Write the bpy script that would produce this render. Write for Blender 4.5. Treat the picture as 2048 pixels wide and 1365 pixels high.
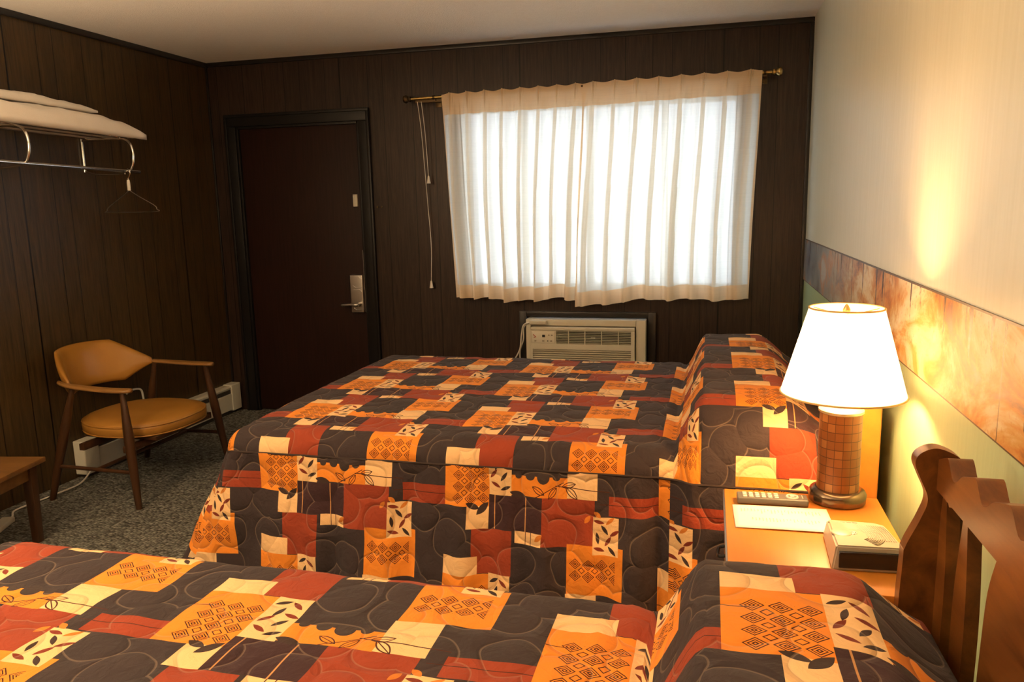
import bpy, bmesh, math, random
from mathutils import Vector, Matrix, noise
for o in list(bpy.data.objects): bpy.data.objects.remove(o)
S = bpy.context.scene
COL = S.collection
PI = math.pi

# ------------------------------------------------------------------ camera
RW, RD, RH = 3.923, 6.3, 2.44          # right wall x, room depth (towards camera), ceiling height
def make_camera():
    f, yaw, pitch, roll = 1551.16, 0.2507, 0.1735, -0.0229
    F = Vector((-math.sin(yaw)*math.cos(pitch), math.cos(yaw)*math.cos(pitch), -math.sin(pitch)))
    R = Vector((math.cos(yaw), math.sin(yaw), 0)); U = R.cross(F)
    r = R*math.cos(roll) + U*math.sin(roll); u = -R*math.sin(roll) + U*math.cos(roll)
    cd = bpy.data.cameras.new('camera'); cam = bpy.data.objects.new('camera', cd); COL.objects.link(cam)
    cd.sensor_width = 36; cd.lens = f*36/2048; cd.clip_start = .02
    m = Matrix((r, u, -F)).transposed().to_4x4(); m.translation = Vector((3.3765, -4.8865, 1.4375))
    cam.matrix_world = m; S.camera = cam
make_camera()

# ------------------------------------------------------------------ world, view, lights
S.view_settings.view_transform = 'Standard'; S.view_settings.look = 'None'
S.view_settings.exposure = 0.0; S.view_settings.gamma = 1; S.view_settings.use_curve_mapping = False
W = bpy.data.worlds.new('world'); S.world = W; W.use_nodes = True
bg = W.node_tree.nodes['Background']; bg.inputs['Color'].default_value = (.72, .86, 1, 1); bg.inputs['Strength'].default_value = 4.3
def light(kind, name, loc, energy, color, size=.05, rot=(0,0,0), sy=None):
    l = bpy.data.lights.new(name, kind); o = bpy.data.objects.new(name, l); COL.objects.link(o)
    l.energy = energy; l.color = color; o.location = loc; o.rotation_euler = rot
    if kind == 'AREA':
        l.size = size
        if sy: l.shape = 'RECTANGLE'; l.size_y = sy
    elif kind == 'SUN': l.angle = size
    else: l.shadow_soft_size = size
    return o
LAMP = (3.729, -2.715)
light('POINT', 'table_lamp_bulb_light', (LAMP[0], LAMP[1], 1.035), 50, (1, .52, .19), .05)
light('POINT', 'left_fill_light', (1.0, -3.9, 1.70), 66, (1, .68, .37), .16)  # unseen warm fill added on the left
up = light('SPOT', 'ceiling_fill_spot', (1.4, -4.6, 1.2), 390, (1, .74, .48), .12, (PI, 0, 0)); up.data.spot_size = math.radians(154); up.data.spot_blend = .25  # unseen upward spot added to brighten the ceiling, without any lamp body
light('SUN', 'sun_outside', (3, 12, 8), 9.0, (1, .95, .88), .02, (math.radians(48), 0, math.radians(25)))
pl = light('AREA', 'window_portal', (2.68, .155, 1.48), 1, (1, 1, 1), 1.64, (-PI/2, 0, 0), 1.1); pl.data.cycles.is_portal = True

# ------------------------------------------------------------------ node helpers
class E:
    """tiny expression wrapper around a Math node output"""
    def __init__(s, nt, sock): s.nt = nt; s.k = sock
    def _m(s, op, *a):
        n = s.nt.nodes.new('ShaderNodeMath'); n.operation = op
        for i, v in enumerate((s,)+a):
            if isinstance(v, E): s.nt.links.new(v.k, n.inputs[i])
            else: n.inputs[i].default_value = v
        return E(s.nt, n.outputs[0])
    def __add__(s, o): return s._m('ADD', o)
    def __sub__(s, o): return s._m('SUBTRACT', o)
    def __mul__(s, o): return s._m('MULTIPLY', o)
    def __truediv__(s, o): return s._m('DIVIDE', o)
    def lt(s, o): return s._m('LESS_THAN', o)
    def gt(s, o): return s._m('GREATER_THAN', o)
    def abs(s): return s._m('ABSOLUTE')
    def mod(s, o): return s._m('FLOORED_MODULO', o)
    def fract(s): return s._m('FRACT')
    def max(s, o): return s._m('MAXIMUM', o)
    def min(s, o): return s._m('MINIMUM', o)
    def sin(s): return s._m('SINE')
    def mad(s, a, b): return s._m('MULTIPLY_ADD', a, b)
def mat(name, color=(.5,.5,.5), rough=.6, metal=0., spec=.5):
    m = bpy.data.materials.new(name); m.use_nodes = True
    b = m.node_tree.nodes['Principled BSDF']
    b.inputs['Base Color'].default_value = (*color, 1); b.inputs['Roughness'].default_value = rough
    b.inputs['Metallic'].default_value = metal; b.inputs['Specular IOR Level'].default_value = spec
    return m
def nd(m, t, **kw):
    n = m.node_tree.nodes.new(t)
    for k, v in kw.items():
        if k.startswith('i_'):
            n.inputs[k[2:].replace('_', ' ')].default_value = v
        else: setattr(n, k, v)
    return n
def lk(m, a, b): m.node_tree.links.new(a, b)
def bs(m): return m.node_tree.nodes['Principled BSDF']
def coords(m, kind='Object', scale=(1,1,1), rot=(0,0,0)):
    tc = nd(m, 'ShaderNodeTexCoord'); mp = nd(m, 'ShaderNodeMapping')
    mp.inputs['Scale'].default_value = scale; mp.inputs['Rotation'].default_value = rot
    lk(m, tc.outputs[kind], mp.inputs['Vector']); return mp.outputs[0]
def ramp(m, fac, stops, interp='LINEAR'):
    r = nd(m, 'ShaderNodeValToRGB'); cr = r.color_ramp; cr.interpolation = interp
    while len(cr.elements) < len(stops): cr.elements.new(.5)
    for e, (p, c) in zip(cr.elements, stops):
        e.position = p; e.color = (*c, 1) if len(c) == 3 else c
    lk(m, fac, r.inputs[0]); return r.outputs[0]
def bump(m, h, strength=.3, dist=.01):
    b = nd(m, 'ShaderNodeBump'); b.inputs['Strength'].default_value = strength; b.inputs['Distance'].default_value = dist
    lk(m, h, b.inputs['Height']); lk(m, b.outputs[0], bs(m).inputs['Normal']); return b
def mix(m, fac, a, b, blend='MIX'):
    n = nd(m, 'ShaderNodeMix', data_type='RGBA', blend_type=blend)
    if hasattr(fac, 'node') or isinstance(fac, bpy.types.NodeSocket): lk(m, fac, n.inputs[0])
    else: n.inputs[0].default_value = fac
    for s, i in ((a, 6), (b, 7)):
        if isinstance(s, bpy.types.NodeSocket): lk(m, s, n.inputs[i])
        else: n.inputs[i].default_value = (*s, 1)
    return n.outputs[2]
def noisy(name, c1, c2, scale=20, rough=.7, bmp=0, bscale=None, metal=0, spec=.5, stretch=(1,1,1)):
    m = mat(name, c1, rough, metal, spec); v = coords(m, scale=stretch)
    n = nd(m, 'ShaderNodeTexNoise'); n.inputs['Scale'].default_value = scale; n.inputs['Detail'].default_value = 5
    lk(m, v, n.inputs['Vector']); lk(m, ramp(m, n.outputs[0], [(.3, c1), (.7, c2)]), bs(m).inputs['Base Color'])
    if bmp:
        n2 = nd(m, 'ShaderNodeTexNoise'); n2.inputs['Scale'].default_value = bscale or scale; lk(m, v, n2.inputs['Vector'])
        bump(m, n2.outputs[0], bmp, .005)
    return m
def wood(name, c1, c2, rough=.35, stretch=(30, 30, 1.5), scale=1.0, bmp=.05, spec=.5):
    m = mat(name, c1, rough, 0, spec); v = coords(m, scale=stretch)
    n = nd(m, 'ShaderNodeTexNoise'); n.inputs['Scale'].default_value = scale; n.inputs['Detail'].default_value = 6; n.inputs['Roughness'].default_value = .65
    n.inputs['Distortion'].default_value = .6
    lk(m, v, n.inputs['Vector']); lk(m, ramp(m, n.outputs[0], [(.3, c1), (.68, c2)]), bs(m).inputs['Base Color'])
    bump(m, n.outputs[0], bmp, .004); return m
def paneling(name, axis, c1, c2, rough, offset):
    """dark sheet panelling: vertical grain and unevenly spaced dark grooves, run along the wall's own axis"""
    m = mat(name, c1, rough)
    st = (22, 22, 1.1)
    v = coords(m, scale=st)
    n = nd(m, 'ShaderNodeTexNoise'); n.inputs['Scale'].default_value = 3.2; n.inputs['Detail'].default_value = 8; n.inputs['Roughness'].default_value = .7; n.inputs['Distortion'].default_value = .8
    lk(m, v, n.inputs['Vector'])
    col = ramp(m, n.outputs[0], [(.32, c1), (.62, c2), (.8, tuple(x*1.35 for x in c2))])
    tc = nd(m, 'ShaderNodeTexCoord'); sp = nd(m, 'ShaderNodeSeparateXYZ'); lk(m, tc.outputs['Object'], sp.inputs[0])
    x = E(m.node_tree, sp.outputs[axis]); x = ((x + 20 + offset)/1.22).fract()
    pos = [.004, .098, .25, .338, .50, .585, .75, .87]; w = .0022
    stops = [(0, (0,0,0))]
    for p in pos: stops += [(p-w, (1,1,1)), (p+w, (0,0,0))]
    g = ramp(m, x.k, stops, 'CONSTANT')
    # slightly different tone on each board
    stops = [(0, (.5,.5,.5))]; rnd = random.Random(4)
    for p in pos: t = rnd.uniform(.35, .65); stops.append((p, (t,t,t)))
    tone = ramp(m, x.k, stops, 'CONSTANT')
    col = mix(m, .35, col, tone, 'OVERLAY')
    col = mix(m, g, col, (.004,.003,.003)); lk(m, col, bs(m).inputs['Base Color'])
    h = E(m.node_tree, n.outputs[0])*.12 - E(m.node_tree, g)*1.0
    bump(m, h.k, .5, .004); return m

# ------------------------------------------------------------------ mesh helpers
def obj(name, bm, material, parent=None, smooth=False, loc=None):
    me = bpy.data.meshes.new(name); bmesh.ops.recalc_face_normals(bm, faces=bm.faces); bm.to_mesh(me); bm.free()
    if smooth:
        for p in me.polygons: p.use_smooth = True
        if smooth != 'all':
            try: me.set_sharp_from_angle(angle=math.radians(38))
            except Exception: pass
    o = bpy.data.objects.new(name, me); COL.objects.link(o)
    for mt in (material if isinstance(material, (list, tuple)) else [material]): me.materials.append(mt)
    if parent is not None: o.parent = parent; o.matrix_parent_inverse = Matrix.Identity(4); o.matrix_basis = parent_inv(parent)
    return o
def parent_inv(p):
    return (Matrix.Translation(p.location) @ p.rotation_euler.to_matrix().to_4x4()).inverted() if p.type == 'EMPTY' else Matrix.Identity(4)
def thing(name, label, cat, loc=(0,0,0), group=None):
    o = bpy.data.objects.new(name, None); COL.objects.link(o); o.location = loc; o.empty_display_size = .1
    o['label'] = label; o['category'] = cat
    if group: o['group'] = group
    return o
def tag(o, label, cat, group=None):
    o['label'] = label; o['category'] = cat
    if group: o['group'] = group
    return o
def structure(o): o['kind'] = 'structure'; return o
def bm_new(): return bmesh.new()
def box(bm, x0, x1, y0, y1, z0, z1, bev=0, seg=2, M=None):
    r = bmesh.ops.create_cube(bm, size=1, matrix=Matrix.Translation(((x0+x1)/2, (y0+y1)/2, (z0+z1)/2)) @ Matrix.Diagonal((abs(x1-x0), abs(y1-y0), abs(z1-z0), 1)))
    vs = r['verts']
    if bev:
        es = list({e for v in vs for e in v.link_edges})
        rr = bmesh.ops.bevel(bm, geom=es, offset=bev, segments=seg, affect='EDGES', profile=.6)
        vs = list({v for f in rr['faces'] for v in f.verts} | {v for v in vs if v.is_valid})
    if M is not None: bmesh.ops.transform(bm, matrix=M, verts=vs)
    return vs
def tube(bm, pts, r, n=10, cap=True, closed=False):
    pts = [Vector(p) for p in pts]; rs = r if isinstance(r, (list, tuple)) else [r]*len(pts)
    rings = []; N = len(pts); prev = None
    for i, p in enumerate(pts):
        a = pts[(i-1) % N] if (closed or i > 0) else p; b = pts[(i+1) % N] if (closed or i < N-1) else p
        d = (b-a).normalized()
        if prev is None:
            up = Vector((0,0,1)) if abs(d.z) < .9 else Vector((1,0,0)); s = d.cross(up).normalized()
        else: s = (prev - d*prev.dot(d)).normalized()
        prev = s; t = d.cross(s)
        rings.append([bm.verts.new(p + (s*math.cos(2*PI*k/n) + t*math.sin(2*PI*k/n))*rs[i]) for k in range(n)])
    for i in range(N if closed else N-1):
        A, B = rings[i], rings[(i+1) % N]
        for k in range(n): bm.faces.new((A[k], A[(k+1)%n], B[(k+1)%n], B[k]))
    if cap and not closed: bm.faces.new(rings[0]); bm.faces.new(rings[-1][::-1])
def smoothpath(pts, k=6):
    """Catmull-Rom through the points"""
    P = [Vector(p) for p in pts]; out = []
    for i in range(len(P)-1):
        p0 = P[max(i-1,0)]; p1 = P[i]; p2 = P[i+1]; p3 = P[min(i+2, len(P)-1)]
        for j in range(k):
            t = j/k
            out.append(.5*((2*p1) + (p2-p0)*t + (2*p0-5*p1+4*p2-p3)*t*t + (3*p1-p0-3*p2+p3)*t**3))
    out.append(P[-1]); return out
def lathe(bm, prof, cx, cy, n=40, cap_top=True, cap_bot=True):
    rings = [[bm.verts.new((cx + r*math.cos(2*PI*k/n), cy + r*math.sin(2*PI*k/n), z)) for k in range(n)] for r, z in prof]
    for A, B in zip(rings, rings[1:]):
        for k in range(n): bm.faces.new((A[k], A[(k+1)%n], B[(k+1)%n], B[k]))
    if cap_bot: bm.faces.new(rings[0][::-1])
    if cap_top: bm.faces.new(rings[-1])
def prism(bm, outline, fn0, fn1, bev=0):
    """outline: 2-D points; fn0/fn1 map a point to the two faces of a board"""
    A = [bm.verts.new(fn0(*p)) for p in outline]; B = [bm.verts.new(fn1(*p)) for p in outline]
    n = len(A); f0 = bm.faces.new(A); f1 = bm.faces.new(B[::-1])
    for k in range(n): bm.faces.new((A[k], A[(k+1)%n], B[(k+1)%n], B[k]))
    if bev:
        es = list(f0.edges)+list(f1.edges)
        bmesh.ops.bevel(bm, geom=es, offset=bev, segments=2, affect='EDGES')
    else: pass
def curve2(pts, k=6):
    return [(v.x, v.y) for v in smoothpath([(a, b, 0) for a, b in pts], k)]

# ------------------------------------------------------------------ materials
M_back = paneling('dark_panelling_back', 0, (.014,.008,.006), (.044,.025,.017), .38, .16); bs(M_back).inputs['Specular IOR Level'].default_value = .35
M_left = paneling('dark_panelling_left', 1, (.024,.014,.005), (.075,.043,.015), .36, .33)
M_trim = mat('black_brown_trim', (.012,.010,.009), .35)
M_frame = mat('door_frame_paint', (.010,.009,.009), .36, 0, .3)
M_door = noisy('door_dark_brown', (.016,.006,.004), (.026,.010,.007), 3, .5, .05, 40, spec=.2, stretch=(30,30,1))
M_ceil = noisy('textured_ceiling_paint', (.90,.87,.81), (.94,.91,.85), 60, .95, .45, 180)
M_chrome = mat('chrome', (.75,.74,.72), .16, 1)
M_steel = mat('brushed_steel', (.55,.52,.48), .35, 1)
M_brass = mat('brass', (.60,.43,.16), .3, 1)
M_brass_dark = mat('aged_brass', (.10,.065,.03), .4, .8)
M_black = mat('black_plastic', (.012,.012,.012), .4)
M_white_cord = mat('white_cord', (.75,.72,.64), .5)
M_cream_plastic = mat('cream_plastic', (.62,.58,.46), .42)
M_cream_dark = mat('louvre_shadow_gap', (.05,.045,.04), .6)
M_cream_enamel = mat('cream_enamel', (.60,.58,.48), .4)
M_head = wood('headboard_brown_wood', (.070,.021,.006), (.24,.085,.018), .30, (14, 2.0, 14), 1.0, .03)
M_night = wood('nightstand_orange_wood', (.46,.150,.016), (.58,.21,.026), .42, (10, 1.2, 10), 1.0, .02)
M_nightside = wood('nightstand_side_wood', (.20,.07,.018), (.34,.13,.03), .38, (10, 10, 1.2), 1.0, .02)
M_tablewood = wood('side_table_wood', (.11,.048,.012), (.20,.092,.024), .4, (3, 14, 14), 1.0, .02)
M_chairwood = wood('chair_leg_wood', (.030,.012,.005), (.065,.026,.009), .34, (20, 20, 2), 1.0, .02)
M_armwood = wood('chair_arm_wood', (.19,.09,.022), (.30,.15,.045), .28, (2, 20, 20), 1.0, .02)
M_vinyl = noisy('mustard_vinyl', (.31,.14,.022), (.38,.18,.032), 5, .34, .06, 260)
M_linen = noisy('white_cotton', (.80,.74,.66), (.84,.79,.72), 8, .85, .1, 160)
M_mattress = noisy('mattress_ticking', (.55,.5,.42), (.6,.55,.47), 30, .9)
M_bronze = mat('lamp_base_bronze', (.17,.12,.075), .22, .85)
M_lampcap = mat('lamp_cap_gold', (.72,.60,.38), .3, .7)
M_paper = mat('white_paper', (.82,.80,.74), .8)
M_ink = mat('printed_text', (.42,.36,.32), .8)
M_window = mat('window_glass', (1,1,1), .02); bs(M_window).inputs['Transmission Weight'].default_value = 1.0; bs(M_window).inputs['IOR'].default_value = 1.02
M_winframe = mat('window_frame_metal', (.55,.55,.53), .5)
M_snow = noisy('pale_gravel_outside', (.55,.55,.55), (.68,.68,.68), 4, .9)

def two_tone_wall():
    m = mat('two_tone_wall_paint', (.8,.8,.7), .36)
    tc = nd(m, 'ShaderNodeTexCoord'); sp = nd(m, 'ShaderNodeSeparateXYZ'); lk(m, tc.outputs['Object'], sp.inputs[0])
    z = E(m.node_tree, sp.outputs[2]).gt(1.08)
    v = coords(m, scale=(1, 18, .8)); n = nd(m, 'ShaderNodeTexNoise'); n.inputs['Scale'].default_value = 4; n.inputs['Detail'].default_value = 4; lk(m, v, n.inputs['Vector'])
    up = ramp(m, n.outputs[0], [(.3, (.79,.81,.67)), (.7, (.84,.86,.73))])
    lo = ramp(m, n.outputs[0], [(.3, (.48,.65,.40)), (.7, (.52,.69,.43))])
    lk(m, mix(m, z.k, lo, up), bs(m).inputs['Base Color'])
    n2 = nd(m, 'ShaderNodeTexNoise'); n2.inputs['Scale'].default_value = 90; v2 = coords(m); lk(m, v2, n2.inputs['Vector'])
    h = E(m.node_tree, n2.outputs[0])*.4 + E(m.node_tree, n.outputs[0])
    bump(m, h.k, .12, .004); return m
M_wallR = two_tone_wall()

def carpet_mat():
    m = mat('grey_berber_carpet', (.2,.2,.19), .95, spec=.1)
    v = coords(m, scale=(62, 88, 62)); vo = nd(m, 'ShaderNodeTexVoronoi'); vo.inputs['Scale'].default_value = 1; vo.inputs['Randomness'].default_value = .55; lk(m, v, vo.inputs['Vector'])
    sp = nd(m, 'ShaderNodeSeparateColor'); lk(m, vo.outputs['Color'], sp.inputs[0])
    c = ramp(m, sp.outputs[0], [(0, (.13,.12,.10)), (.25, (.24,.235,.20)), (.55, (.33,.325,.28)), (1, (.44,.43,.37))])
    c2 = ramp(m, vo.outputs['Distance'], [(0, (1,1,1)), (.62, (.35,.35,.35))])
    lk(m, mix(m, 1.0, c, c2, 'MULTIPLY'), bs(m).inputs['Base Color'])
    h = E(m.node_tree, vo.outputs['Distance'])*-1.0
    bump(m, h.k, 1.0, .012); return m
M_carpet = carpet_mat()

def border_mat():
    """landscape wallpaper border: trunks, autumn foliage, haze, ripples of water and pale clearings"""
    m = mat('landscape_wallpaper', (.4,.3,.2), .42)
    tc = nd(m, 'ShaderNodeTexCoord'); sp = nd(m, 'ShaderNodeSeparateXYZ'); lk(m, tc.outputs['Object'], sp.inputs[0])
    y = E(m.node_tree, sp.outputs[1]); z = E(m.node_tree, sp.outputs[2])
    v1 = coords(m, scale=(1, 1.9, 3.6)); n1 = nd(m, 'ShaderNodeTexNoise'); n1.inputs['Scale'].default_value = 1.7; n1.inputs['Detail'].default_value = 9; n1.inputs['Roughness'].default_value = .62; n1.inputs['Distortion'].default_value = .7; lk(m, v1, n1.inputs['Vector'])
    base = ramp(m, n1.outputs[0], [(.32, (.05,.028,.018)), (.41, (.26,.10,.025)), (.47, (.60,.25,.05)), (.52, (.66,.40,.13)), (.58, (.80,.66,.40)), (.68, (.88,.82,.64))])
    # hazy blue-grey far wood on the stretch towards the window wall
    v2 = coords(m, scale=(1, 2.2, 3)); n2 = nd(m, 'ShaderNodeTexNoise'); n2.inputs['Scale'].default_value = 1.3; n2.inputs['Detail'].default_value = 6; lk(m, v2, n2.inputs['Vector'])
    haze = ramp(m, n2.outputs[0], [(.34, (.07,.05,.06)), (.44, (.20,.22,.24)), (.54, (.30,.33,.34)), (.59, (.50,.27,.15)), (.66, (.50,.50,.48))])
    f = (y*.9 + 1.75 + (E(m.node_tree, n2.outputs[0])-.5)*1.2).max(0).min(1)
    col = mix(m, f.k, base, haze)
    # tree trunks: narrow vertical streaks from the top edge, each of its own length
    v3 = coords(m, scale=(1, 34, 1.2)); n3 = nd(m, 'ShaderNodeTexNoise'); n3.inputs['Scale'].default_value = 1; n3.inputs['Detail'].default_value = 3; lk(m, v3, n3.inputs['Vector'])
    v4 = coords(m, scale=(1, 60, 60)); n4 = nd(m, 'ShaderNodeTexNoise'); n4.inputs['Scale'].default_value = 1; n4.inputs['Detail'].default_value = 4; lk(m, v4, n4.inputs['Vector'])
    t = (E(m.node_tree, n3.outputs[0]) + (z-1.10)*.7 + (E(m.node_tree, n4.outputs[0])-.5)*.12)
    tk = ramp(m, t.k, [(.655, (0,0,0)), (.68, (1,1,1))])
    col = mix(m, tk, col, (.05,.025,.012))
    # foliage flecks
    lf = ramp(m, n4.outputs[0], [(.60, (0,0,0)), (.66, (1,1,1))])
    col = mix(m, (E(m.node_tree, lf)*.45).k, col, (.55,.22,.04))
    # joints between the repeats and the dark ruled top edge
    jn = ((y + 10 + .62)/1.05).fract().lt(.004)
    col = mix(m, jn.k, col, (.10,.05,.02))
    ed = z.gt(1.2005).max(z.lt(.9685)); col = mix(m, ed.k, col, (.09,.055,.03))
    lk(m, col, bs(m).inputs['Base Color']); return m
M_border = border_mat()

def sheer_mat(name, trans, transp, color):
    m = bpy.data.materials.new(name); m.use_nodes = True; nt = m.node_tree; nt.nodes.clear()
    out = nd(m, 'ShaderNodeOutputMaterial')
    df = nd(m, 'ShaderNodeBsdfDiffuse'); tl = nd(m, 'ShaderNodeBsdfTranslucent'); tp = nd(m, 'ShaderNodeBsdfTransparent')
    v = coords(m, scale=(6, 6, 220)); n = nd(m, 'ShaderNodeTexNoise'); n.inputs['Scale'].default_value = 1; n.inputs['Detail'].default_value = 4; lk(m, v, n.inputs['Vector'])
    c = ramp(m, n.outputs[0], [(.35, tuple(x*.96 for x in color)), (.6, color)])
    lk(m, c, df.inputs[0]); lk(m, c, tl.inputs[0]); tp.inputs[0].default_value = (.9,.95,1,1)
    a = nd(m, 'ShaderNodeMixShader'); a.inputs[0].default_value = trans; lk(m, df.outputs[0], a.inputs[1]); lk(m, tl.outputs[0], a.inputs[2])
    b = nd(m, 'ShaderNodeMixShader'); b.inputs[0].default_value = transp; lk(m, a.outputs[0], b.inputs[1]); lk(m, tp.outputs[0], b.inputs[2])
    lk(m, b.outputs[0], out.inputs[0]); return m
M_sheer = sheer_mat('sheer_cream_curtain', .52, .07, (.86,.80,.68))
M_header = sheer_mat('doubled_curtain_hem', .26, 0.0, (.86,.66,.42))
M_fold = sheer_mat('gathered_curtain_fold', .36, .0, (.82,.74,.58))

def shade_mat():
    m = bpy.data.materials.new('lamp_shade_fabric'); m.use_nodes = True; nt = m.node_tree; nt.nodes.clear()
    out = nd(m, 'ShaderNodeOutputMaterial'); df = nd(m, 'ShaderNodeBsdfDiffuse'); tl = nd(m, 'ShaderNodeBsdfTranslucent')
    df.inputs[0].default_value = (.9,.86,.84,1); tl.inputs[0].default_value = (.95,.93,.95,1)
    a = nd(m, 'ShaderNodeMixShader'); a.inputs[0].default_value = .55; lk(m, df.outputs[0], a.inputs[1]); lk(m, tl.outputs[0], a.inputs[2])
    lk(m, a.outputs[0], out.inputs[0]); return m
M_shade = shade_mat()
M_shadetrim = mat('shade_gold_trim', (.62,.42,.16), .5)
M_bulb = bpy.data.materials.new('bulb_glow'); M_bulb.use_nodes = True
bs(M_bulb).inputs['Emission Color'].default_value = (1,.8,.55,1); bs(M_bulb).inputs['Emission Strength'].default_value = 30

def tile_mat():
    m = mat('lamp_column_tiles', (.3,.12,.04), .35, .3)
    tc = nd(m, 'ShaderNodeTexCoord'); sp = nd(m, 'ShaderNodeSeparateXYZ'); lk(m, tc.outputs['UV'], sp.inputs[0])
    u = E(m.node_tree, sp.outputs[0])*16; v = E(m.node_tree, sp.outputs[1])*9
    g = u.fract().lt(.07).max(v.fract().lt(.09))
    cmb = nd(m, 'ShaderNodeCombineXYZ'); lk(m, u._m('FLOOR').k, cmb.inputs[0]); lk(m, v._m('FLOOR').k, cmb.inputs[1])
    wn = nd(m, 'ShaderNodeTexWhiteNoise', noise_dimensions='2D'); lk(m, cmb.outputs[0], wn.inputs['Vector'])
    c = ramp(m, wn.outputs[0], [(0, (.19,.07,.02)), (.85, (.235,.09,.027)), (1, (.36,.17,.06))])
    lk(m, mix(m, g.k, c, (.085,.032,.012)), bs(m).inputs['Base Color'])
    bump(m, (g*-1.0).k, .6, .004); return m
M_tile = tile_mat()

def quilt_mat():
    """printed patchwork: one repeat is .76 x .435 m of cloth; UVs are cloth metres"""
    m = mat('patchwork_quilt_print', (.5,.3,.1), .85, spec=.15)
    nt = m.node_tree
    tc = nd(m, 'ShaderNodeTexCoord'); sp = nd(m, 'ShaderNodeSeparateXYZ')
    lk(m, tc.outputs['UV'], sp.inputs[0]); U = E(nt, sp.outputs[0]); V = E(nt, sp.outputs[1])
    u = U.mod(.76); v = (V-.05).mod(.435) + .05
    DARK = (.054,.038,.035); RUST = (.30,.052,.022); ORG = (.78,.25,.028); CRM = (.84,.53,.25)
    def rect(a, b, c, d):
        return (((u - (a+c)/2).abs() - (c-a)/2).max((v - (b+d)/2).abs() - (d-b)/2)).lt(0)
    vn = nd(m, 'ShaderNodeTexNoise'); vn.inputs['Scale'].default_value = 4; vn.inputs['Detail'].default_value = 2; lk(m, tc.outputs['UV'], vn.inputs['Vector'])
    col = mix(m, vn.outputs[0], (.038,.030,.029), (.054,.036,.037))
    R = [(.105,.05,.25,.15,RUST), (.105,.43,.25,.49,RUST), (0,.09,.125,.152,CRM), (0,.152,.165,.355,ORG), (.163,.312,.36,.427,(.05,.024,.026)),
         (.165,.148,.247,.312,CRM), (.262,.427,.36,.468,CRM), (.36,.305,.545,.465,RUST), (.45,.05,.645,.187,ORG), (.45,.455,.645,.49,ORG),
         (.447,.187,.553,.305,CRM), (.247,.238,.447,.307,ORG), (.593,.29,.76,.355,RUST), (.085,.355,.163,.43,CRM), (.54,.36,.628,.485,CRM)]
    for a, b, c, d, k in R: col = mix(m, rect(a, b, c, d).k, col, k)
    # outlined concentric diamonds
    wob = (E(nt, vn.outputs[0])-.5)*.004
    def lattice(u0, v0, pu, pv):
        fa = ((u - u0 + wob)/pu).fract() - .5; fb = ((v - v0 - wob)/pv).fract() - .5
        return fa.abs() + fb.abs()
    d1 = lattice(.028, .19, .0455, .0395); d2 = lattice(.457, .064, .046, .041)
    m1 = rect(.028, .19, .1645, .348); m2 = rect(.457, .064, .618, .146)
    d = d1*m1 + d2*m2
    s1 = rect(.040, .200, .1525, .338); s2 = rect(.469, .074, .606, .136)
    big = (d-.415).abs().lt(.036).max((d-.255).abs().lt(.034)).max((d-.10).abs().lt(.04))
    lines = (big*(m1.max(m2))).max((d-.765).abs().lt(.036)*(s1.max(s2)))
    col = mix(m, lines.k, col, (.05,.013,.010))
    # pointed leaves
    def leaf(cx, cy, ang, L, w, outline=False):
        c, s = math.cos(ang), math.sin(ang)
        du = u - cx; dv = v - cy
        a = (du*c + dv*s)/L; b = (dv*c - du*s)/w
        g = a*a + b.abs()
        if outline:
            return ((g-.88).abs().lt(.14)).max((b.abs().lt(.10))*(g.lt(.9)))
        return g.lt(1)
    BR = (.20,.035,.018); OL = (.62,.20,.03); DK = (.05,.03,.025)
    LV = []
    rr = random.Random(11)
    for k, (cx, cy, a) in enumerate([(.187,.170,-.5), (.222,.176,.7), (.195,.205,1.9), (.228,.214,.3), (.183,.236,-.9), (.220,.246,2.2), (.190,.275,.5), (.226,.286,-.4),
                                     (.560,.376,.2), (.598,.372,2.4), (.580,.402,.9), (.614,.410,-.6), (.556,.430,1.4), (.592,.438,-1.0), (.562,.466,.3), (.606,.468,.8)]):
        LV.append((cx, cy, a, .020, .0062, (DK, BR, DK, BR, OL)[k % 5 if k % 5 != 4 or k % 2 else 1]))
    LV += [(.270,.303,.2,.030,.011,DK), (.350,.440,2.4,.018,.008,OL), (.140,.362,-.8,.03,.012,DK), (.105,.354,.4,.026,.010,DK),
           (.555,.352,.7,.016,.008,OL), (.520,.370,-.9,.016,.008,OL)]
    for cx, cy, a, L, w, k in LV: col = mix(m, leaf(cx, cy, a, L, w).k, col, k)
    # scalloped lower edge of the dark square and outlined leaves on the orange strip
    def disc(cx, cy, r): 
        du = u-cx; dv = v-cy; return (du*du + dv*dv).lt(r*r)
    dk = disc(.272,.238,.012).max(disc(.315,.236,.017)).max(disc(.362,.240,.022)).max(disc(.408,.236,.014))
    col = mix(m, dk.k, col, DARK)
    ol = leaf(.345,.285,.5,.026,.011,True).max(leaf(.395,.292,2.2,.024,.010,True)).max(leaf(.452,.262,-.25,.026,.010,True)).max(leaf(.462,.287,.75,.030,.012,True))
    ln = ((v-.268 - (u-.43)*.05).abs().lt(.0014))*((u-.50).abs().lt(.095))
    ln = ln.max(((v-.30 + (u-.35)*.55).abs().lt(.0016))*((u-.385).abs().lt(.05)))
    ln = ln.max(((v-.318).abs().lt(.0012))*((u-.67).abs().lt(.11))).max(((u-.305).abs().max((u-.328).abs()*1).lt(-1)))
    ln = ln.max((((u-.302).abs().lt(.0013)).max((u-.322).abs().lt(.0013)))*((v-.447).abs().lt(.021)))
    ln = ln.max(((v-.215).abs().lt(.0012))*((u-.015).abs().lt(.03)))
    col = mix(m, ol.max(ln).k, col, (.075,.022,.014))
    tan = (((u-.186).abs().lt(.0018)).max((u-.300).abs().lt(.0018)))*((v-.370).abs().lt(.058))
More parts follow.
